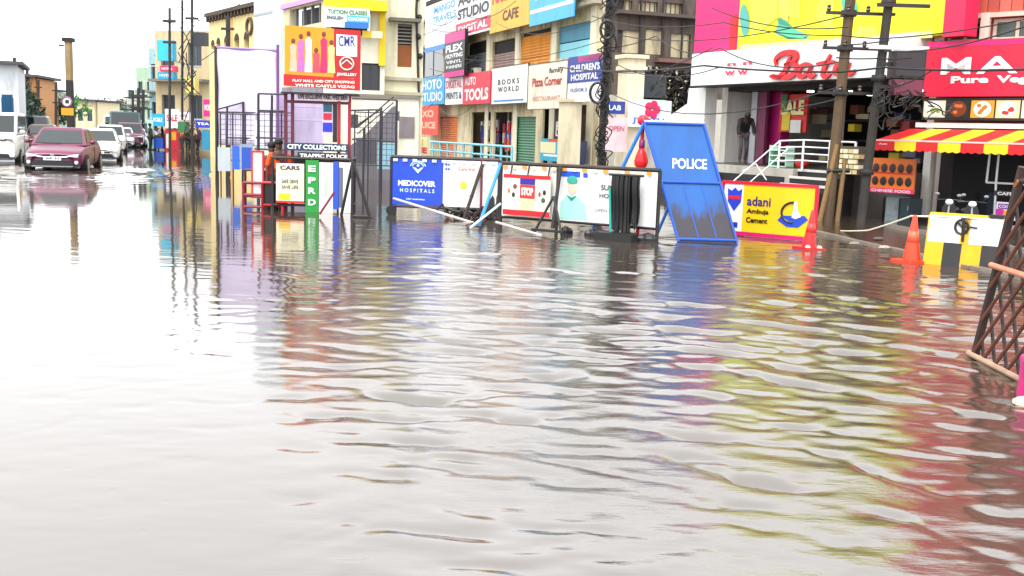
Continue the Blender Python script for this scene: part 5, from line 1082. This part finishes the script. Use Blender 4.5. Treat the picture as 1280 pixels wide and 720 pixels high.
def rope():
    def cab(name,label,pts,r,col,sag=.05,n=10):
        f=Fr(Vector((pts[0].x,pts[0].y,0)),0); t=T(f,name,label,name.replace('_',' '),at=(0,0,0)); P=[]
        for a,b in zip(pts[:-1],pts[1:]):
            for i in range(n): u=i/n; q=a.lerp(b,u); P.append((q.x-f.o.x,q.y-f.o.y,q.z-sag*4*u*(1-u)*(b-a).length*.1))
        P.append((pts[-1].x-f.o.x,pts[-1].y-f.o.y,pts[-1].z)); t.part('strand',MB().path(P,r,5),mat(col,.6,.1)); return t
    cab('rope','white rope strung from the electric poles past the orange cone to the concrete block',[PT(1040,288,20),PT(1085,288,17),PT(1139,270,14.7),PT(1200,271,14.2),PT(1252,276,14.0)],.012,'#e8e4d0',.04)
    def wire(pts,r=.02,sag=.3,label='',grp='overhead cables'):
        t=cab('cable',label,pts,r,'#1a1a1c',sag); t.e['group']=grp
    wire([PT(700,84,36),PT(880,82,23),PT(1048,90,20),PT(1105,84,20),PT(1300,86,16)],.02,.1,'thick black cable crossing the white fascia and the crimson sign')
    wire([PT(740,20,34),PT(905,28,24),PT(1052,44,20),PT(1108,48,20),PT(1300,20,18)],.012,.2,'thin upper cable between the cable pole and the electric poles')
    wire([PT(1045,72,20),PT(1095,73,20),PT(1140,72,20.4)],.014,.2,'short cable between the two electric poles above the red script')
    wire([PT(760,60,34),PT(820,45,33),PT(900,60,26),PT(1046,78,20)],.014,.4,'sagging cable above the dark creeper')
    wire([PT(975,140,22.5),PT(1010,132,21),PT(1045,124,20)],.014,.1,'low cable running to the pole in front of the shop window')
    places=['from the upper strip signs to the cable pole','above the yellow shutter towards the cable pole','low across the brown building ledge','over the magenta panel to the left electric pole','across the middle of the brown building','from the cable pole over the cream column','between the poles above the fascia top','over the poster to the left electric pole','from the junction box to the crimson sign edge','rising from the junction box to the right']
    for k,(a,b) in enumerate([((530,60,60),(757,50,34)),((620,28,50),(760,18,34)),((755,70,34),(900,84,25)),((757,40,34),(1055,20,20)),((760,88,34),(890,60,26)),((752,110,34),(1045,110,20)),((1052,56,20),(1112,50,20)),((890,10,25),(1060,34,20)),((1110,110,20),(1165,88,19)),((1105,64,20),(1290,30,15))]): wire([PT(*a),PT(*b)],.013,.25+.1*(k%3),'thin black cable strung '+places[k])
    wire([PT(228,0,50),PT(228,150,50)],.06,.0,'thick black service cable dropping beside the pale cream building')
    for k,(a,b) in enumerate([((205,-10),(345,60)),((180,20),(300,5)),((210,70),(270,62))]): wire([PT(*a,60),PT(*b,48)],.02,.4,['faint cable crossing the sky above the cream hall','upper faint cable left of the cream hall','short faint cable at the balconies of the cream building'][k])
rope()
def poles():
    def pole(bx,by,tx,ty,r0,r1,label,m,extra=None):
        A=G(bx,by); B=PT(tx,ty,A.y); f=Fr(A,0); t=T(f,'electric_pole',label,'pole','electric poles'); b=(B.x-A.x,0,B.z)
        t.part('shaft',MB().tube((0,0,-.3),b,r0,12,r1),m); t.tip=b; t.A=A; return t
    wood=mat('#96784e',.75,.25,4,streak=.5,bump=.5); con=mat('#37332f',.75,.4,4,streak=.6,bump=.4)
    t=pole(1034,276,1069,-60,.12,.1,'left electric pole with pale tan lower half before the shop steps',mat('#6a563c',.75,.4,3,streak=.7,bump=.5,stain='#2a2018'))
    for dx,dy,h in ((-.2,.05,1.6),(.19,.05,1.3)): t.part('splint',MB().tube((dx,-.05,-.2),(dx*.55+h*.1,-.12,h),.055,8,.045),wood)
    for z in (1.05,): t.part('strap',MB().tube((z*.1-.22,-.1,z),(z*.1+.25,-.1,z+.02),.05,8),BLACK)
    for z in (2.6,3.5,4.2): 
        x=t.tip[0]*z/t.tip[2]; t.part('clamp',MB().lathe((x,0,z),[(.16,0),(.17,.05),(.16,.12)],12),IRON); t.part('cross_arm',MB().box(x-.5,x+.9,-.17,-.11,z+.02,z+.08),IRON)
        for k in range(4): t.part('insulator',MB().lathe((x-.45+k*.4,-.14,z+.08),[(.03,0),(.05,.04),(.03,.07),(.045,.1),(.02,.13)],8),mat('#4a3a34',.3))
    t=pole(1075,279,1119,-60,.095,.09,'right darker electric pole carrying the cable box before the restaurant',con)
    A=t.A
    for z in (1.0,2.9,4.4): 
        x=t.tip[0]*z/t.tip[2]; t.part('clamp',MB().lathe((x,0,z),[(.14,0),(.15,.05),(.14,.12)],12),IRON)
    z=3.1; x=t.tip[0]*z/t.tip[2]
    t.part('cross_arm',MB().box(x-.3,x+.9,-.16,-.1,3.52,3.6),mat('#d8d0cc',.4)); t.part('cross_arm',MB().box(x-.2,x+.85,-.16,-.1,4.35,4.42),IRON)
    j=T(Fr(A,0),'junction_box','dark maroon junction box with tangled black cables hanging on the right electric pole','junction box',at=(x+.45,-.1,3.0))
    j.box('case',mat('#2a2226',.5,.3,5),x+.2,x+.85,-.2,.15,2.96,3.5); j.box('maroon_case',mat('#7a3048',.5,.2,5),x+.2,x+.8,-.26,-.0,2.62,2.93); j.box('door',mat('#352a30',.4),x+.24,x+.81,-.212,-.201,3.0,3.46); j.box('bracket',IRON,x-.02,x+.2,-.1,-.02,2.75,2.82); j.box('bracket',IRON,x-.02,x+.2,-.1,-.02,3.2,3.27)
    rng=random.Random(8)
    for k in range(26):
        a=(x+rng.uniform(-.1,1.0),-.2+rng.uniform(-.15,.1),rng.uniform(2.2,2.7)); P=[a]
        for i in range(5): P.append((P[-1][0]+rng.uniform(-.22,.22),P[-1][1]+rng.uniform(-.06,.06),P[-1][2]+rng.uniform(-.2,.18)))
        j.part('cable_loop',MB().path(smooth_path(P),.014,5),BLACK)
    # cable pole in the middle with coils
    A=PT(750,215,34); A.z=0; B=PT(763,-30,34); f=Fr(A,0); t=T(f,'cable_pole','dark pole wrapped in black cable coils before the brown building','pole','electric poles'); 
    t.part('shaft',MB().tube((0,0,-.3),(B.x-A.x,0,B.z),.13,10,.1),con)
    for k in range(46):
        z=rng.uniform(1.2,B.z); x=(B.x-A.x)*z/B.z; P=[(x+rng.uniform(-.16,.16),-.14,z)]
        for i in range(4): P.append((P[0][0]+rng.uniform(-.22,.22),-.16+rng.uniform(-.08,.06),P[-1][2]-rng.uniform(.08,.35)))
        t.part('cable_bundle',MB().path(smooth_path(P),.02,5),BLACK)
    for (px,py,r) in ((759,37,.28),(747,116,.32)):
        p=PT(px,py,33.7); c=(p.x-A.x,p.z); t.part('cable_coil',MB().path([(c[0]+r*.75*math.cos(a*math.pi/9),-.3,c[1]+r*math.sin(a*math.pi/9)) for a in range(19)],.05,6),BLACK)
    # street pole with round sign on the left
    f=Fr(PT(86,190,58)*1,0); f.o.z=0; L=f.loc; t=T(f,'chimney_tower','dark brown slender masonry tower above the cars','tower'); m=mat('#6a5a48',.8,.4,2,streak=.7)
    x0=L(81.5,90)[0]; x1=L(88,90)[0]; t.box('shaft',mat('#a89068',.8,.4,1.5,streak=.7),x0,x1,0,.4,L(85,100)[1],L(85,52)[1]); t.box('lower_shaft',mat('#3a3836',.8,.3),x0,x1,0,.4,0,L(85,100)[1]-.002); t.box('cap',mat('#2a2624',.7),x0-.1,x1+.1,-.1,.5,L(85,52)[1],L(85,47)[1]); t.box('lamp_arm',mat('#2a2624',.7),x0-.35,x0-.1,.1,.2,L(85,58)[1],L(85,56)[1])
    f=Fr(PT(84,190,50)*1,0); f.o.z=0; L=f.loc; t=T(f,'street_sign','round white no entry sign above an orange board on a thin post','sign')
    c=L(84,127); t.part('post',MB().tube((L(85,150)[0],.05,0),(L(85,150)[0],.05,c[1]+.3),.05),IRON); t.part('disc',MB().tube((c[0],0,c[1]),(c[0],-.04,c[1]),.24,20),WHITE)
    t.part('ring',MB().path([(c[0]+.22*math.cos(a*math.pi/10),-.05,c[1]+.22*math.sin(a*math.pi/10)) for a in range(21)],.03,5),mat('#a06a90',.5)); t.part('symbol',MB().box(c[0]-.07,c[0]+.1,-.06,-.041,c[1]-.08,c[1]+.08),BLACK)
    q=L(84,139); t.box('orange_board',mat('#f89a10',.5),L(77,139)[0],L(92,139)[0],-.03,0,L(84,144)[1],L(84,135)[1])
    for (px,pt,r) in ((18,72,.13),(34,84,.12),(48,100,.1),(70,104,.1),(198,60,.1),(212,10,.06),(173,110,.12),(179,112,.12),(166,113,.1),(240,-20,.06),(285,20,.1)):
        D=80 if px<200 else 46; A=PT(px,190,D); A.z=0; B=PT(px,pt,D); f=Fr(A,0); t=T(f,'utility_pole',{18:'thin dark pole before the pale grey block at the left edge',34:'thin dark pole before the orange building',48:'thin dark pole before the small green house',70:'short thin pole by the light green tree',198:'thin pole before the aqua building hoarding',212:'faint tall pole left of the pale cream building',173:'middle of three thin dark utility poles at the far end of the street',179:'right of three thin dark utility poles at the far end of the street',166:'left of three thin dark utility poles at the far end of the street',240:'tall dark utility pole with crossarms before the pale cream building',285:'thin utility pole rising behind the cream hall coping'}[px],'pole','utility poles along the street'); t.part('shaft',MB().tube((0,0,-.2),(B.x-A.x,0,B.z),r,8),mat('#3a3838',.7,.3)); 
        for k in range(2): t.part('cross_arm',MB().box(B.x-A.x-(.7 if px in (166,173,179) else .28),B.x-A.x+(.7 if px in (166,173,179) else .28),-.12,-.04,B.z-.6-k*.9,B.z-.5-k*.9),IRON)
        if px==240:
            for k in range(16): z=rng.uniform(1.5,6); t.part('cable_bundle',MB().path([(rng.uniform(-.5,.5),-.2,z),(rng.uniform(-.3,.3),-.25,z-.5),(rng.uniform(-.5,.5),-.2,z-1)],.022,5),BLACK)
poles()
def lattice_gate():
    A=G(1218,446); B=G(1300,488); f=fr2(A,B); s=164/1.0
    t=T(f,'lattice_barrier','rusty steel lattice barrier leaning at the right edge of the flood','barrier'); rust=mat('#7a4a34',.7,.4,7,streak=.6,bump=.6,stain='#2a1812'); drk=mat('#3a2420',.65,.5,9,streak=.5); org=mat('#c87838',.6,.35,7,streak=.4)
    H_=1.38; sl=.22
    def P(x,z,y=0): return (x+sl*z,y+z*.05,z)
    W=1.7
    t.part('post',MB().tube(P(0,-.05),P(0,H_+.1),.033,8),drk); t.part('post',MB().tube(P(W,-.05),P(W,H_),.033,8),drk)
    t.part('foot_bar',MB().tube(P(-.05,.02,-.03),P(W,.02,-.03),.022,8),mat('#b89a80',.6,.3,8,streak=.4)); t.part('rail',MB().tube(P(.0,.74,-.05),P(W,.72,-.05),.022,8),mat('#d08a6a',.5,.3,8)); t.part('rail',MB().tube(P(0,H_),P(W,H_),.022,8),drk)
    n=0
    for k in range(-6,9):
        a=k*.2; 
        for d in (1,-1):
            # clip the diagonal to the panel
            x0=a if d>0 else a+ .9; z0=0.03; x1=x0+d*H_*.75; z1=H_
            ts=[0,1]
            if x0<0: ts[0]=max(ts[0],(0-x0)/(x1-x0)) if x1>x0 else 2
            if x1<0: ts[1]=min(ts[1],(0-x0)/(x1-x0))
            if x0>W: ts[0]=max(ts[0],(W-x0)/(x1-x0)) if x1<x0 else 2
            if x1>W: ts[1]=min(ts[1],(W-x0)/(x1-x0))
            if ts[0]>=ts[1]: continue
            p=[(x0+(x1-x0)*u,z0+(z1-z0)*u) for u in ts]
            t.part('lattice_bar',MB().tube(P(*p[0],-.02*d),P(*p[1],-.02*d),.014,6),[org,rust][n%2] if d>0 else drk); n+=1
    # red and brown odds and ends stacked behind the barrier
    rng=random.Random(2); g=Fr(f.w(.75,1.1,0),f.a); h=T(g,'red_poles','bundle of red and brown poles propped behind the lattice barrier','pole bundle')
    for k in range(12): x=rng.uniform(-.1,.9); h.part('pole',MB().tube((x,rng.uniform(-.1,.2),-.1),(x+rng.uniform(.0,.5),.1,rng.uniform(1.1,1.7)),rng.uniform(.02,.04),7),mat(rng.choice(['#c83a30','#8a3a2a','#b06a4a','#5a2a24','#d8705a']),.6,.3,6))
    b=T(Fr(G(1292,500),0),'magenta_drum','magenta drum half out of frame at the foot of the lattice barrier','drum'); b.part('body',MB().lathe((0,0,0),[(.1,-.1),(.1,.0),(.105,.05),(.1,.1),(.1,.24),(.105,.28),(.09,.3)],16),mat('#c8187a',.35),smooth=True); b.part('lid',MB().lathe((0,0,.3),[(.092,0),(.09,.02),(.03,.03)],16),BLACK)
    b=T(Fr(G(1283,503),0),'white_stone','pale lump of rubble at the waterline beside the magenta drum','stone'); b.part('rubble',MB().ell((0,0,0),.09,.07,.04,7,5),mat('#e0d8c0',.8,.3,9))
    for k,(px,py) in enumerate([(1105,311),(1068,306),(1098,300)]): 
        b=T(Fr(G(px,py,.03),.5),'rubble',['white scrap lying on the wet pavement left of the orange cone','pale flat scrap on the wet pavement nearer the electric poles','small grey scrap further back on the wet pavement'][k],'scrap',at=(0,0,0)); b.e.location.z=.03; b.part('piece',MB().ell((0,0,.02),.12,.07,.035,6,4),mat(['#a8a294','#8a8274','#5a544a'][k],.7,.2,9))
lattice_gate()
# ================================================================ VEHICLES
def loft(rings, close=True):
    m=MB(); n=len(rings[0])
    for r in rings: m.v+= [tuple(p) for p in r]
    for i in range(len(rings)-1):
        for j in range(n): m.f.append((i*n+j,(i+1)*n+j,(i+1)*n+(j+1)%n,i*n+(j+1)%n)[::-1])
    m.f.append(tuple(range(n))[::1]); m.f.append(tuple(range((len(rings)-1)*n,len(rings)*n))[::-1]); return m
def car(px,py,col,label,a=20,kind='sedan',scale=1.0,tail=False,rough=.18,sink=.14,category='car'):
    A=G(px,py); f=Fr(A,R(a)); t=T(f,'parked_car',label,category,'vehicles in the flooded street'); s=scale
    t.e.scale=(s,s,s); t.e.location.z=-sink*s
    t.at=(0,0,0); pm=mat(col,rough,.05,2,spec=.7,streak=.08); gl=mat('#8fb4b4' if kind!='x' else '#27333c',.06,.1,1,spec=.9)
    gl=mat('#1a2a2c',.04,.2,1,spec=.6)
    Ln,hw,hh,base,rw=dict(sedan=(4.7,.92,.94,1.46,.66),suv=(4.4,.92,1.08,1.72,.72),van=(4.6,.9,1.15,1.95,.8))[kind]
    # lower body: (y, half width, bottom, top)
    st=dict(sedan=[(0,.62,.34,.62),(.06,.76,.26,.72),(.3,.86,.22,.80),(.9,.91,.22,.90),(1.4,.92,.22,.95),(2.4,.92,.22,.96),(3.6,.92,.22,.97),(4.2,.90,.24,.98),(4.62,.82,.3,.94),(4.7,.74,.4,.8)],
            suv=[(0,.7,.36,.82),(.06,.8,.28,.96),(.3,.88,.25,1.03),(.9,.91,.25,1.07),(1.4,.92,.25,1.09),(2.4,.92,.25,1.1),(3.8,.92,.25,1.1),(4.2,.9,.27,1.1),(4.36,.84,.3,1.05),(4.4,.8,.4,.9)],
            van=[(0,.78,.34,1.0),(.05,.84,.28,1.15),(.3,.88,.26,1.18),(.9,.9,.25,1.2),(1.4,.9,.25,1.2),(2.4,.9,.25,1.2),(4.0,.9,.25,1.2),(4.5,.88,.27,1.2),(4.58,.86,.3,1.15),(4.6,.84,.4,1.0)])[kind]
    rings=[]
    for y,w_,b_,h_ in st:
        half=[(0,b_),(w_*.8,b_),(w_*.97,b_+.08),(w_,(b_+h_)/2+.02),(w_*.98,h_-.12),(w_*.9,h_-.03),(w_*.6,h_+.0),(0,h_+.015)]
        rings.append([(x,y,z) for x,z in half]+[(-x,y,z) for x,z in half[-2:0:-1]])
    o=t.part('body',loft(rings),pm,smooth=True); sb=o.modifiers.new('sub','SUBSURF'); sb.levels=1; sb.render_levels=2
    y0,y1,y2,y3=dict(sedan=(1.15,1.95,3.25,4.15),suv=(1.15,1.75,3.7,4.3),van=(.45,1.0,4.3,4.55))[kind]
    hb=st[4][3]-.03
    def cabr(y,w_,z): return (y,w_,z)
    Bq=[(-.84*hw/.92,y0),(.84*hw/.92,y0),(.84*hw/.92,y3),(-.84*hw/.92,y3)]; Tq=[(-rw,y1),(rw,y1),(rw,y2),(-rw,y2)]
    V=[(x,y,hb) for x,y in Bq]+[(x,y,base-.04) for x,y in Tq]+[(x*.86,(y-(y1+y2)/2)*.86+(y1+y2)/2,base+.02) for x,y in Tq]
    m=MB(); m.v=V; m.f=[(0,1,5,4),(1,2,6,5),(2,3,7,6),(3,0,4,7),(4,5,9,8),(5,6,10,9),(6,7,11,10),(7,4,8,11),(8,9,10,11)]
    o=t.part('cabin',m,pm); bv=o.modifiers.new('b','BEVEL'); bv.width=.04; bv.segments=3
    def face(i,j,u0,u1,v0,v1,name,mm,out=.012):
        b0=Vector(V[i]); b1=Vector(V[j]); t0=Vector(V[i+4]); t1=Vector(V[j+4]); n=(b1-b0).cross(t0-b0).normalized()*out
        P=lambda u,v:(b0.lerp(b1,u)).lerp(t0.lerp(t1,u),v)+n
        k=MB(); q=[P(u0,v0),P(u1,v0),P(u1,v1),P(u0,v1)]; k.add(q+[p-n*.8 for p in q],[(0,1,2,3),(0,4,5,1),(1,5,6,2),(2,6,7,3),(3,7,4,0)]); return t.part(name,k,mm)
    face(0,1,.06,.94,.1,.92,'windscreen',gl); face(2,3,.08,.92,.12,.9,'rear_window',gl)
    for i,j in ((1,2),(3,0)):
        face(i,j,.08,.48,.1,.9,'side_window',gl); face(i,j,.52,.92,.1,.9,'side_window',gl)
    h0=st[1][3]; fr=-.012; d=-1
    if tail:
        for sx in (-1,1): t.part('tail_light',MB().box(sx*.5,sx*.8,-.01,.2,h0-.22,h0-.06),mat('#c01020',.2,.1))
        t.box('number_plate',mat('#e8e8e0',.4),-.25,.25,-.03,.0,.5,.62)
    else:
        t.part('grille',MB().box(-.48,.48,-.02,.1,h0-.22,h0-.12),mat('#17181c',.3)); 
        t.part('lower_grille',MB().poly([(-.66,.26),(.66,.26),(.56,.46),(-.56,.46)],-.035,.1),mat('#14161c',.4,.3))
        for sx in (-1,1):
            t.part('headlight',MB().poly([(sx*.42,h0-.14),(sx*.74,h0-.16),(sx*.78,h0-.05),(sx*.5,h0-.09)][::sx],-.015,.18),mat('#d8e4ea',.08,.05,spec=1))
            t.part('fog_light',MB().tube((sx*.7,-.03,.4),(sx*.7,.06,.4),.06,10),mat('#cfd4da',.15))
        t.box('number_plate',mat('#f2f2ee',.4),-.26,.26,-.055,-.036,.46,.58); t.text('AP 31',mat('#1a1a1a',.5),-.2,.2,.49,.55,-.06,bold=.03,name='lettering')
        t.part('badge',MB().ell((0,-.03,h0-.1),.07,.015,.045,10,6),STEEL); t.part('chrome_strip',MB().path([(-.7,-.0,h0-.08),(-.4,-.035,h0-.15),(0,-.04,h0-.17),(.4,-.035,h0-.15),(.7,.0,h0-.08)],.012,5),mat('#d8d8dc',.15,.05,metal=.9))
        t.part('bumper_lip',MB().path([(-.8,.08,.3),(-.6,-.03,.26),(.6,-.03,.26),(.8,.08,.3)],.03,6),mat('#2a3444',.3))
    for sx in (-1,1):
        mi=t.part('door_mirror',MB().ell((sx*(hw+.08),y0+.28,hb+.1),.1,.06,.07,10,6),pm,smooth=True)
        for yy in (.85,Ln-.95):
            wh=t.part('wheel',MB().tube((sx*(hw-.2),yy,.32),(sx*(hw+.01),yy,.32),.33,18),mat('#161616',.7)); t.part('rim',MB().tube((sx*(hw),yy,.32),(sx*(hw+.022),yy,.32),.2,12),STEEL,parent=wh)
        t.part('door_handle',MB().box(sx*(hw-.01),sx*(hw+.02),2.15,2.3,hb-.16,hb-.13),pm)
        t.part('door_gap',MB().box(sx*(hw-.02),sx*(hw+.004),2.42,2.435,.34,hb-.05),BLACK)
    t.box('wiper',BLACK,-.5,.1,y0-.02,y0+.0,hb+.03,hb+.045)
    return t
def vehicles():
    car(66,213,'#740a48','magenta purple sedan driving towards the viewer through the flood',scale=1.02,rough=.3,a=14)
    car(122,202,'#e8e8e4','white hatchback directly behind the magenta sedan',scale=.98)
    car(138,190,'#dcdcd8','second white car in the queue behind the magenta sedan',kind='suv',scale=.9)
    car(152,184,'#d8d4dc','small pale car farthest back in the queue before the teal van',scale=.95)
    car(163,184,'#6a3048','dark maroon car with pale bonnet before the teal van',kind='suv',scale=1.0)
    car(157,180,'#2a5a5c','dark teal van behind the queue of cars',kind='van',scale=1.35,category='van')
    car(170,183,'#b8bcc4','silver car beside the maroon car near the stalls',scale=.9)
    car(176,178,'#2a2c34','black car farthest right near the thin utility poles',kind='suv',scale=1.0)
    car(145,176,'#dfe0e2','white van far down the street behind the teal van',kind='van',scale=1.2,category='van')
    car(50,186,'#6a3a34','brown car half hidden left of the magenta sedan',scale=1.0,tail=True)
    car(38,183,'#39404e','dark grey blue car going the other way at the left',scale=1.15,tail=True,kind='suv')
    car(22,178,'#c8d0dc','pale silver car behind the dark grey car at the left edge',tail=True,kind='suv',scale=1.1)
    car(-10,203,'#eceae4','white van half out of frame at the left edge',kind='van',scale=1.0,category='van')
vehicles()
def left_side():
    specs=[(-30,24,60,80,'#dfe4e8','pale grey block with a dark roof line at the left edge',R(22)),(24,44,80,96,'#cf9a68','narrow orange building between the pale grey block and the trees',R(10)),(44,52,95,112,'#d8e4dc','small pale green house right of the orange building',R(5)),(96,118,110,126,'#e8dcb8','low cream shed with a flat roof far behind the queue of cars',R(0)),(50,68,130,122,'#9aa8a8','grey two storey house between the green house and the trees',R(0)),(-60,-28,50,60,'#c8ccd0','grey building beyond the left edge',R(22))]
    for pa,pb,D,pt,col,lb,an in specs:
        g=Fr(PT(pa,185,D)*1,an); g.o.z=0; L=g.loc; x1=L(pb,130)[0]; zt=L((pa+pb)/2,pt)[1]; t=T(g,'far_building',lb,'building'); hs=[]
        nb=max(2,int(x1/2.2)); fl=[z for z in np.arange(.8,max(1.5,zt-1.5),2.6)]
        for z in fl:
            for k in range(nb): a=x1*(k+.2)/nb; hs.append((a,a+x1/nb*.55,z+.8,min(z+2,zt-.3)))
        wm=MB(); wallgrid(wm,0,x1,0,zt,hs,0,.3); t.part('wall',wm,mat(col,.8,.12,1,streak=.4)); t.box('body',mat(col,.8),.02,x1-.02,.8,7,0,zt-.05); t.box('roof_slab',mat('#5a5a60',.8),-.3,x1+.3,-.5,7,zt,zt+.18)
        for h in hs: window(t,*h,y=.18,fm=mat('#5a6068',.5),bars=2,gm=mat('#2c5a74',.2,.4,1))
    sign(Fr(PT(-20,185,58)*1,0),(2,118),(16,140),'blue shop board on the pale grey block at the left edge','#1f6a94',out=.0)
    rng=random.Random(9)
    def tree(px,D,pt,r,label,c):
        A=PT(px,190,D); A.z=0; f=Fr(A,0); zt=PT(px,pt,D).z; t=T(f,'tree',label,'tree','trees at the far end of the street')
        tr=MB(); tr.tube((0,0,-.2),(0.1,0,zt*.55),.25,8,.15)
        for k in range(5): a=k*1.3; tr.tube((.1,0,zt*.5),(r*.6*math.cos(a),r*.6*math.sin(a),zt*.8),.1,6,.04)
        t.part('trunk',tr,mat('#4a3c30',.9)); cl=[(rng.gauss(0,r*.4),rng.gauss(0,r*.4),zt*.68+rng.gauss(0,zt*.12),r*rng.uniform(.3,.5)) for _ in range(12)]
        def fn(rg):
            c_=cl[rg.randrange(12)]; d=Vector((rg.gauss(0,1),rg.gauss(0,1),rg.gauss(0,1))).normalized()*c_[3]*rg.uniform(.6,1.05); return (c_[0]+d.x,c_[1]+d.y,c_[2]+d.z)
        t.part('foliage',leaves(2200,fn,.2,rng),mat(c,.7,.4,1),kind='stuff')
    tree(62,100,118,3.0,'light green tree left of the dark masonry tower','#4f8a3a'); tree(55,88,112,2.2,'darker green tree behind the small pale green house','#3a5a3c'); tree(12,75,100,2.5,'small dark green tree before the pale grey block','#3a5040'); tree(148,170,128,5,'dark green tree between the far beige building and the teal van','#2e4a34'); tree(130,150,138,4,'dull green tree far behind the queue of cars','#4a6a4a')
    # stalls, boards and people at the foot of the far row
    B=[('#1f5ab8',188,172,204,186,'deep blue stall counter at the far end of the street','stall_counter'),('#28b0e0',190,142,205,158,'cyan board with white print above the far stalls','signboard'),('#f0f0f0',206,136,224,160,'white board with a magenta top above the far stalls','signboard'),('#c8183c',206,162,222,188,'red cabinet with crowded posters beside the blue counter','kiosk'),('#2a3ac0',244,150,264,160,'blue fascia board by the end of the lilac hoarding','signboard'),('#2a90b0',252,162,264,188,'teal doorway panel by the end of the lilac hoarding','door_panel'),('#e81a8a',254,124,268,146,'magenta board hanging by the cream hall','signboard'),('#38c0e0',196,50,216,76,'cyan hoarding on the roof of the aqua building','hoarding'),('#e83a6a',200,82,218,90,'narrow pink sign beneath the cyan roof hoarding','signboard'),('#2aa8d0',197,90,217,99,'cyan awning board beneath the narrow pink sign','signboard'),('#f4e080',232,96,244,116,'yellow board on the pale cream building','signboard'),('#2a323c',238,40,256,57,'dark tinted window panel high on the pale cream building','window_panel'),('#e8d860',277,135,282,165,'narrow yellow strip board on the pipe fence','signboard'),('#b8e0d8',184,150,192,186,'pale teal upright board at the far left of the stalls','signboard'),('#e0e4e8',224,140,236,150,'small white board right of the magenta topped board','signboard'),('#3a7a4a',222,152,232,166,'green cloth banner over the stalls','banner')]
    for k,(c,a,b,cc,d,lb,nm) in enumerate(B):
        D=60 if a>220 else 66
        g=Fr(PT(a,190,D-2)*1,R(-8)); g.o.z=0; s=sign(g,(a,b),(cc,d),lb,c,out=.6,th=.5,name=nm,cat='sign' if nm in('signboard','hoarding') else nm.replace('_',' '),rows=[(random.choice(['SALE','MOBILE','TEA','HOTEL','SHOP']),'#f4f4f4' if c not in('#f0f0f0','#e0e4e8','#f4e080') else '#c81a5a',.12,.88,.35,.7,.03)] if nm=='signboard' and cc-a>11 else (),bands=[('#e8dccc',.1,.45,.1,.8),('#e0a020',.55,.9,.5,.9)] if nm=='kiosk' else ())
    P=[(196,'#d8d8dc','#2a2a3a',.2,'person in white shirt at the blue counter'),(203,'#1f2a5a','#2a2a2a',2,'person in navy shirt right of the blue counter'),(212,'#d02048','#c01838',0,'person in red clothes before the red cabinet'),(219,'#b0183a','#3a1a2a',1,'person in crimson top at the right of the red cabinet'),(228,'#e07a30','#3a3a3a',-1,'person in orange shirt by the green banner'),(235,'#2a2a34','#1a1a1a',.5,'person in black clothes by the small white board'),(241,'#d8c8a0','#5a4a3a',0,'person in beige shirt left of the teal doorway'),(247,'#5a2a7a','#2a1a3a',1,'person in purple top beside the teal doorway'),(188,'#3a5a4a','#2a2a2a',1.5,'person in dark green shirt at the far left of the stalls')]
    for k,(px,sh,tr_,tn,lb) in enumerate(P):
        p=G(px,187.5 if px<225 else 189.5); human(Fr(p,0),0,0,-.1,1.65,lb,sh,tr_,pose=['stand','walk'][k%2],turn=tn,group='people at the far stalls')
left_side()

def scooter(px,py,a,label,col):
    A=G(px,py,.1); f=Fr(A,R(a)); t=T(f,'parked_scooter',label,'scooter','scooters parked under the awning'); t.e.location.z=.0; t.e.scale=(.68,.68,.68); t.at=(0,0,0)
    for y in (0,1.25):
        w_=t.part('wheel',MB().tube((-.05,y,.26),(.05,y,.26),.26,16),mat('#141414',.6)); t.part('rim',MB().tube((-.055,y,.26),(.055,y,.26),.12,10),STEEL,parent=w_)
    t.part('front_shield',MB().poly([(-.2,.3),(.2,.3),(.17,.8),(.1,.95),(-.1,.95),(-.17,.8)],.2,.26),mat(col,.25,.1),smooth=False)
    t.part('floor_board',MB().box(-.15,.15,.26,.75,.28,.34),mat(col,.3)); t.part('body',MB().ell((0,1.05,.5),.19,.45,.24,12,8),mat(col,.25,.1),smooth=True); t.part('seat',MB().ell((0,1.0,.74),.15,.4,.08,12,6),BLACK,smooth=True)
    t.part('handlebar',MB().path([(-.34,.25,1.0),(-.1,.2,1.02),(.1,.2,1.02),(.34,.25,1.0)],.018,6),BLACK); t.part('headlight',MB().ell((0,.15,.96),.1,.07,.08,10,6),mat('#e8ecec',.1,.05)); t.part('fork',MB().tube((0,.2,.9),(0,.02,.26),.03,8),STEEL)
    for sx in (-1,1): t.part('mirror',MB().ell((sx*.32,.22,1.16),.06,.015,.04,8,5),STEEL); t.part('mirror_stalk',MB().tube((sx*.25,.24,1.0),(sx*.31,.22,1.14),.008,5),BLACK)
    t.part('mudguard',MB().ell((0,.0,.44),.08,.24,.1,10,6),mat(col,.25,.1),smooth=True)
scooter(1213,296,-15,'dark scooter with a pale headlight parked behind the concrete block','#1e1e26'); scooter(1182,292,-30,'black scooter parked left of the other behind the concrete block','#16161a')
fit_texts()
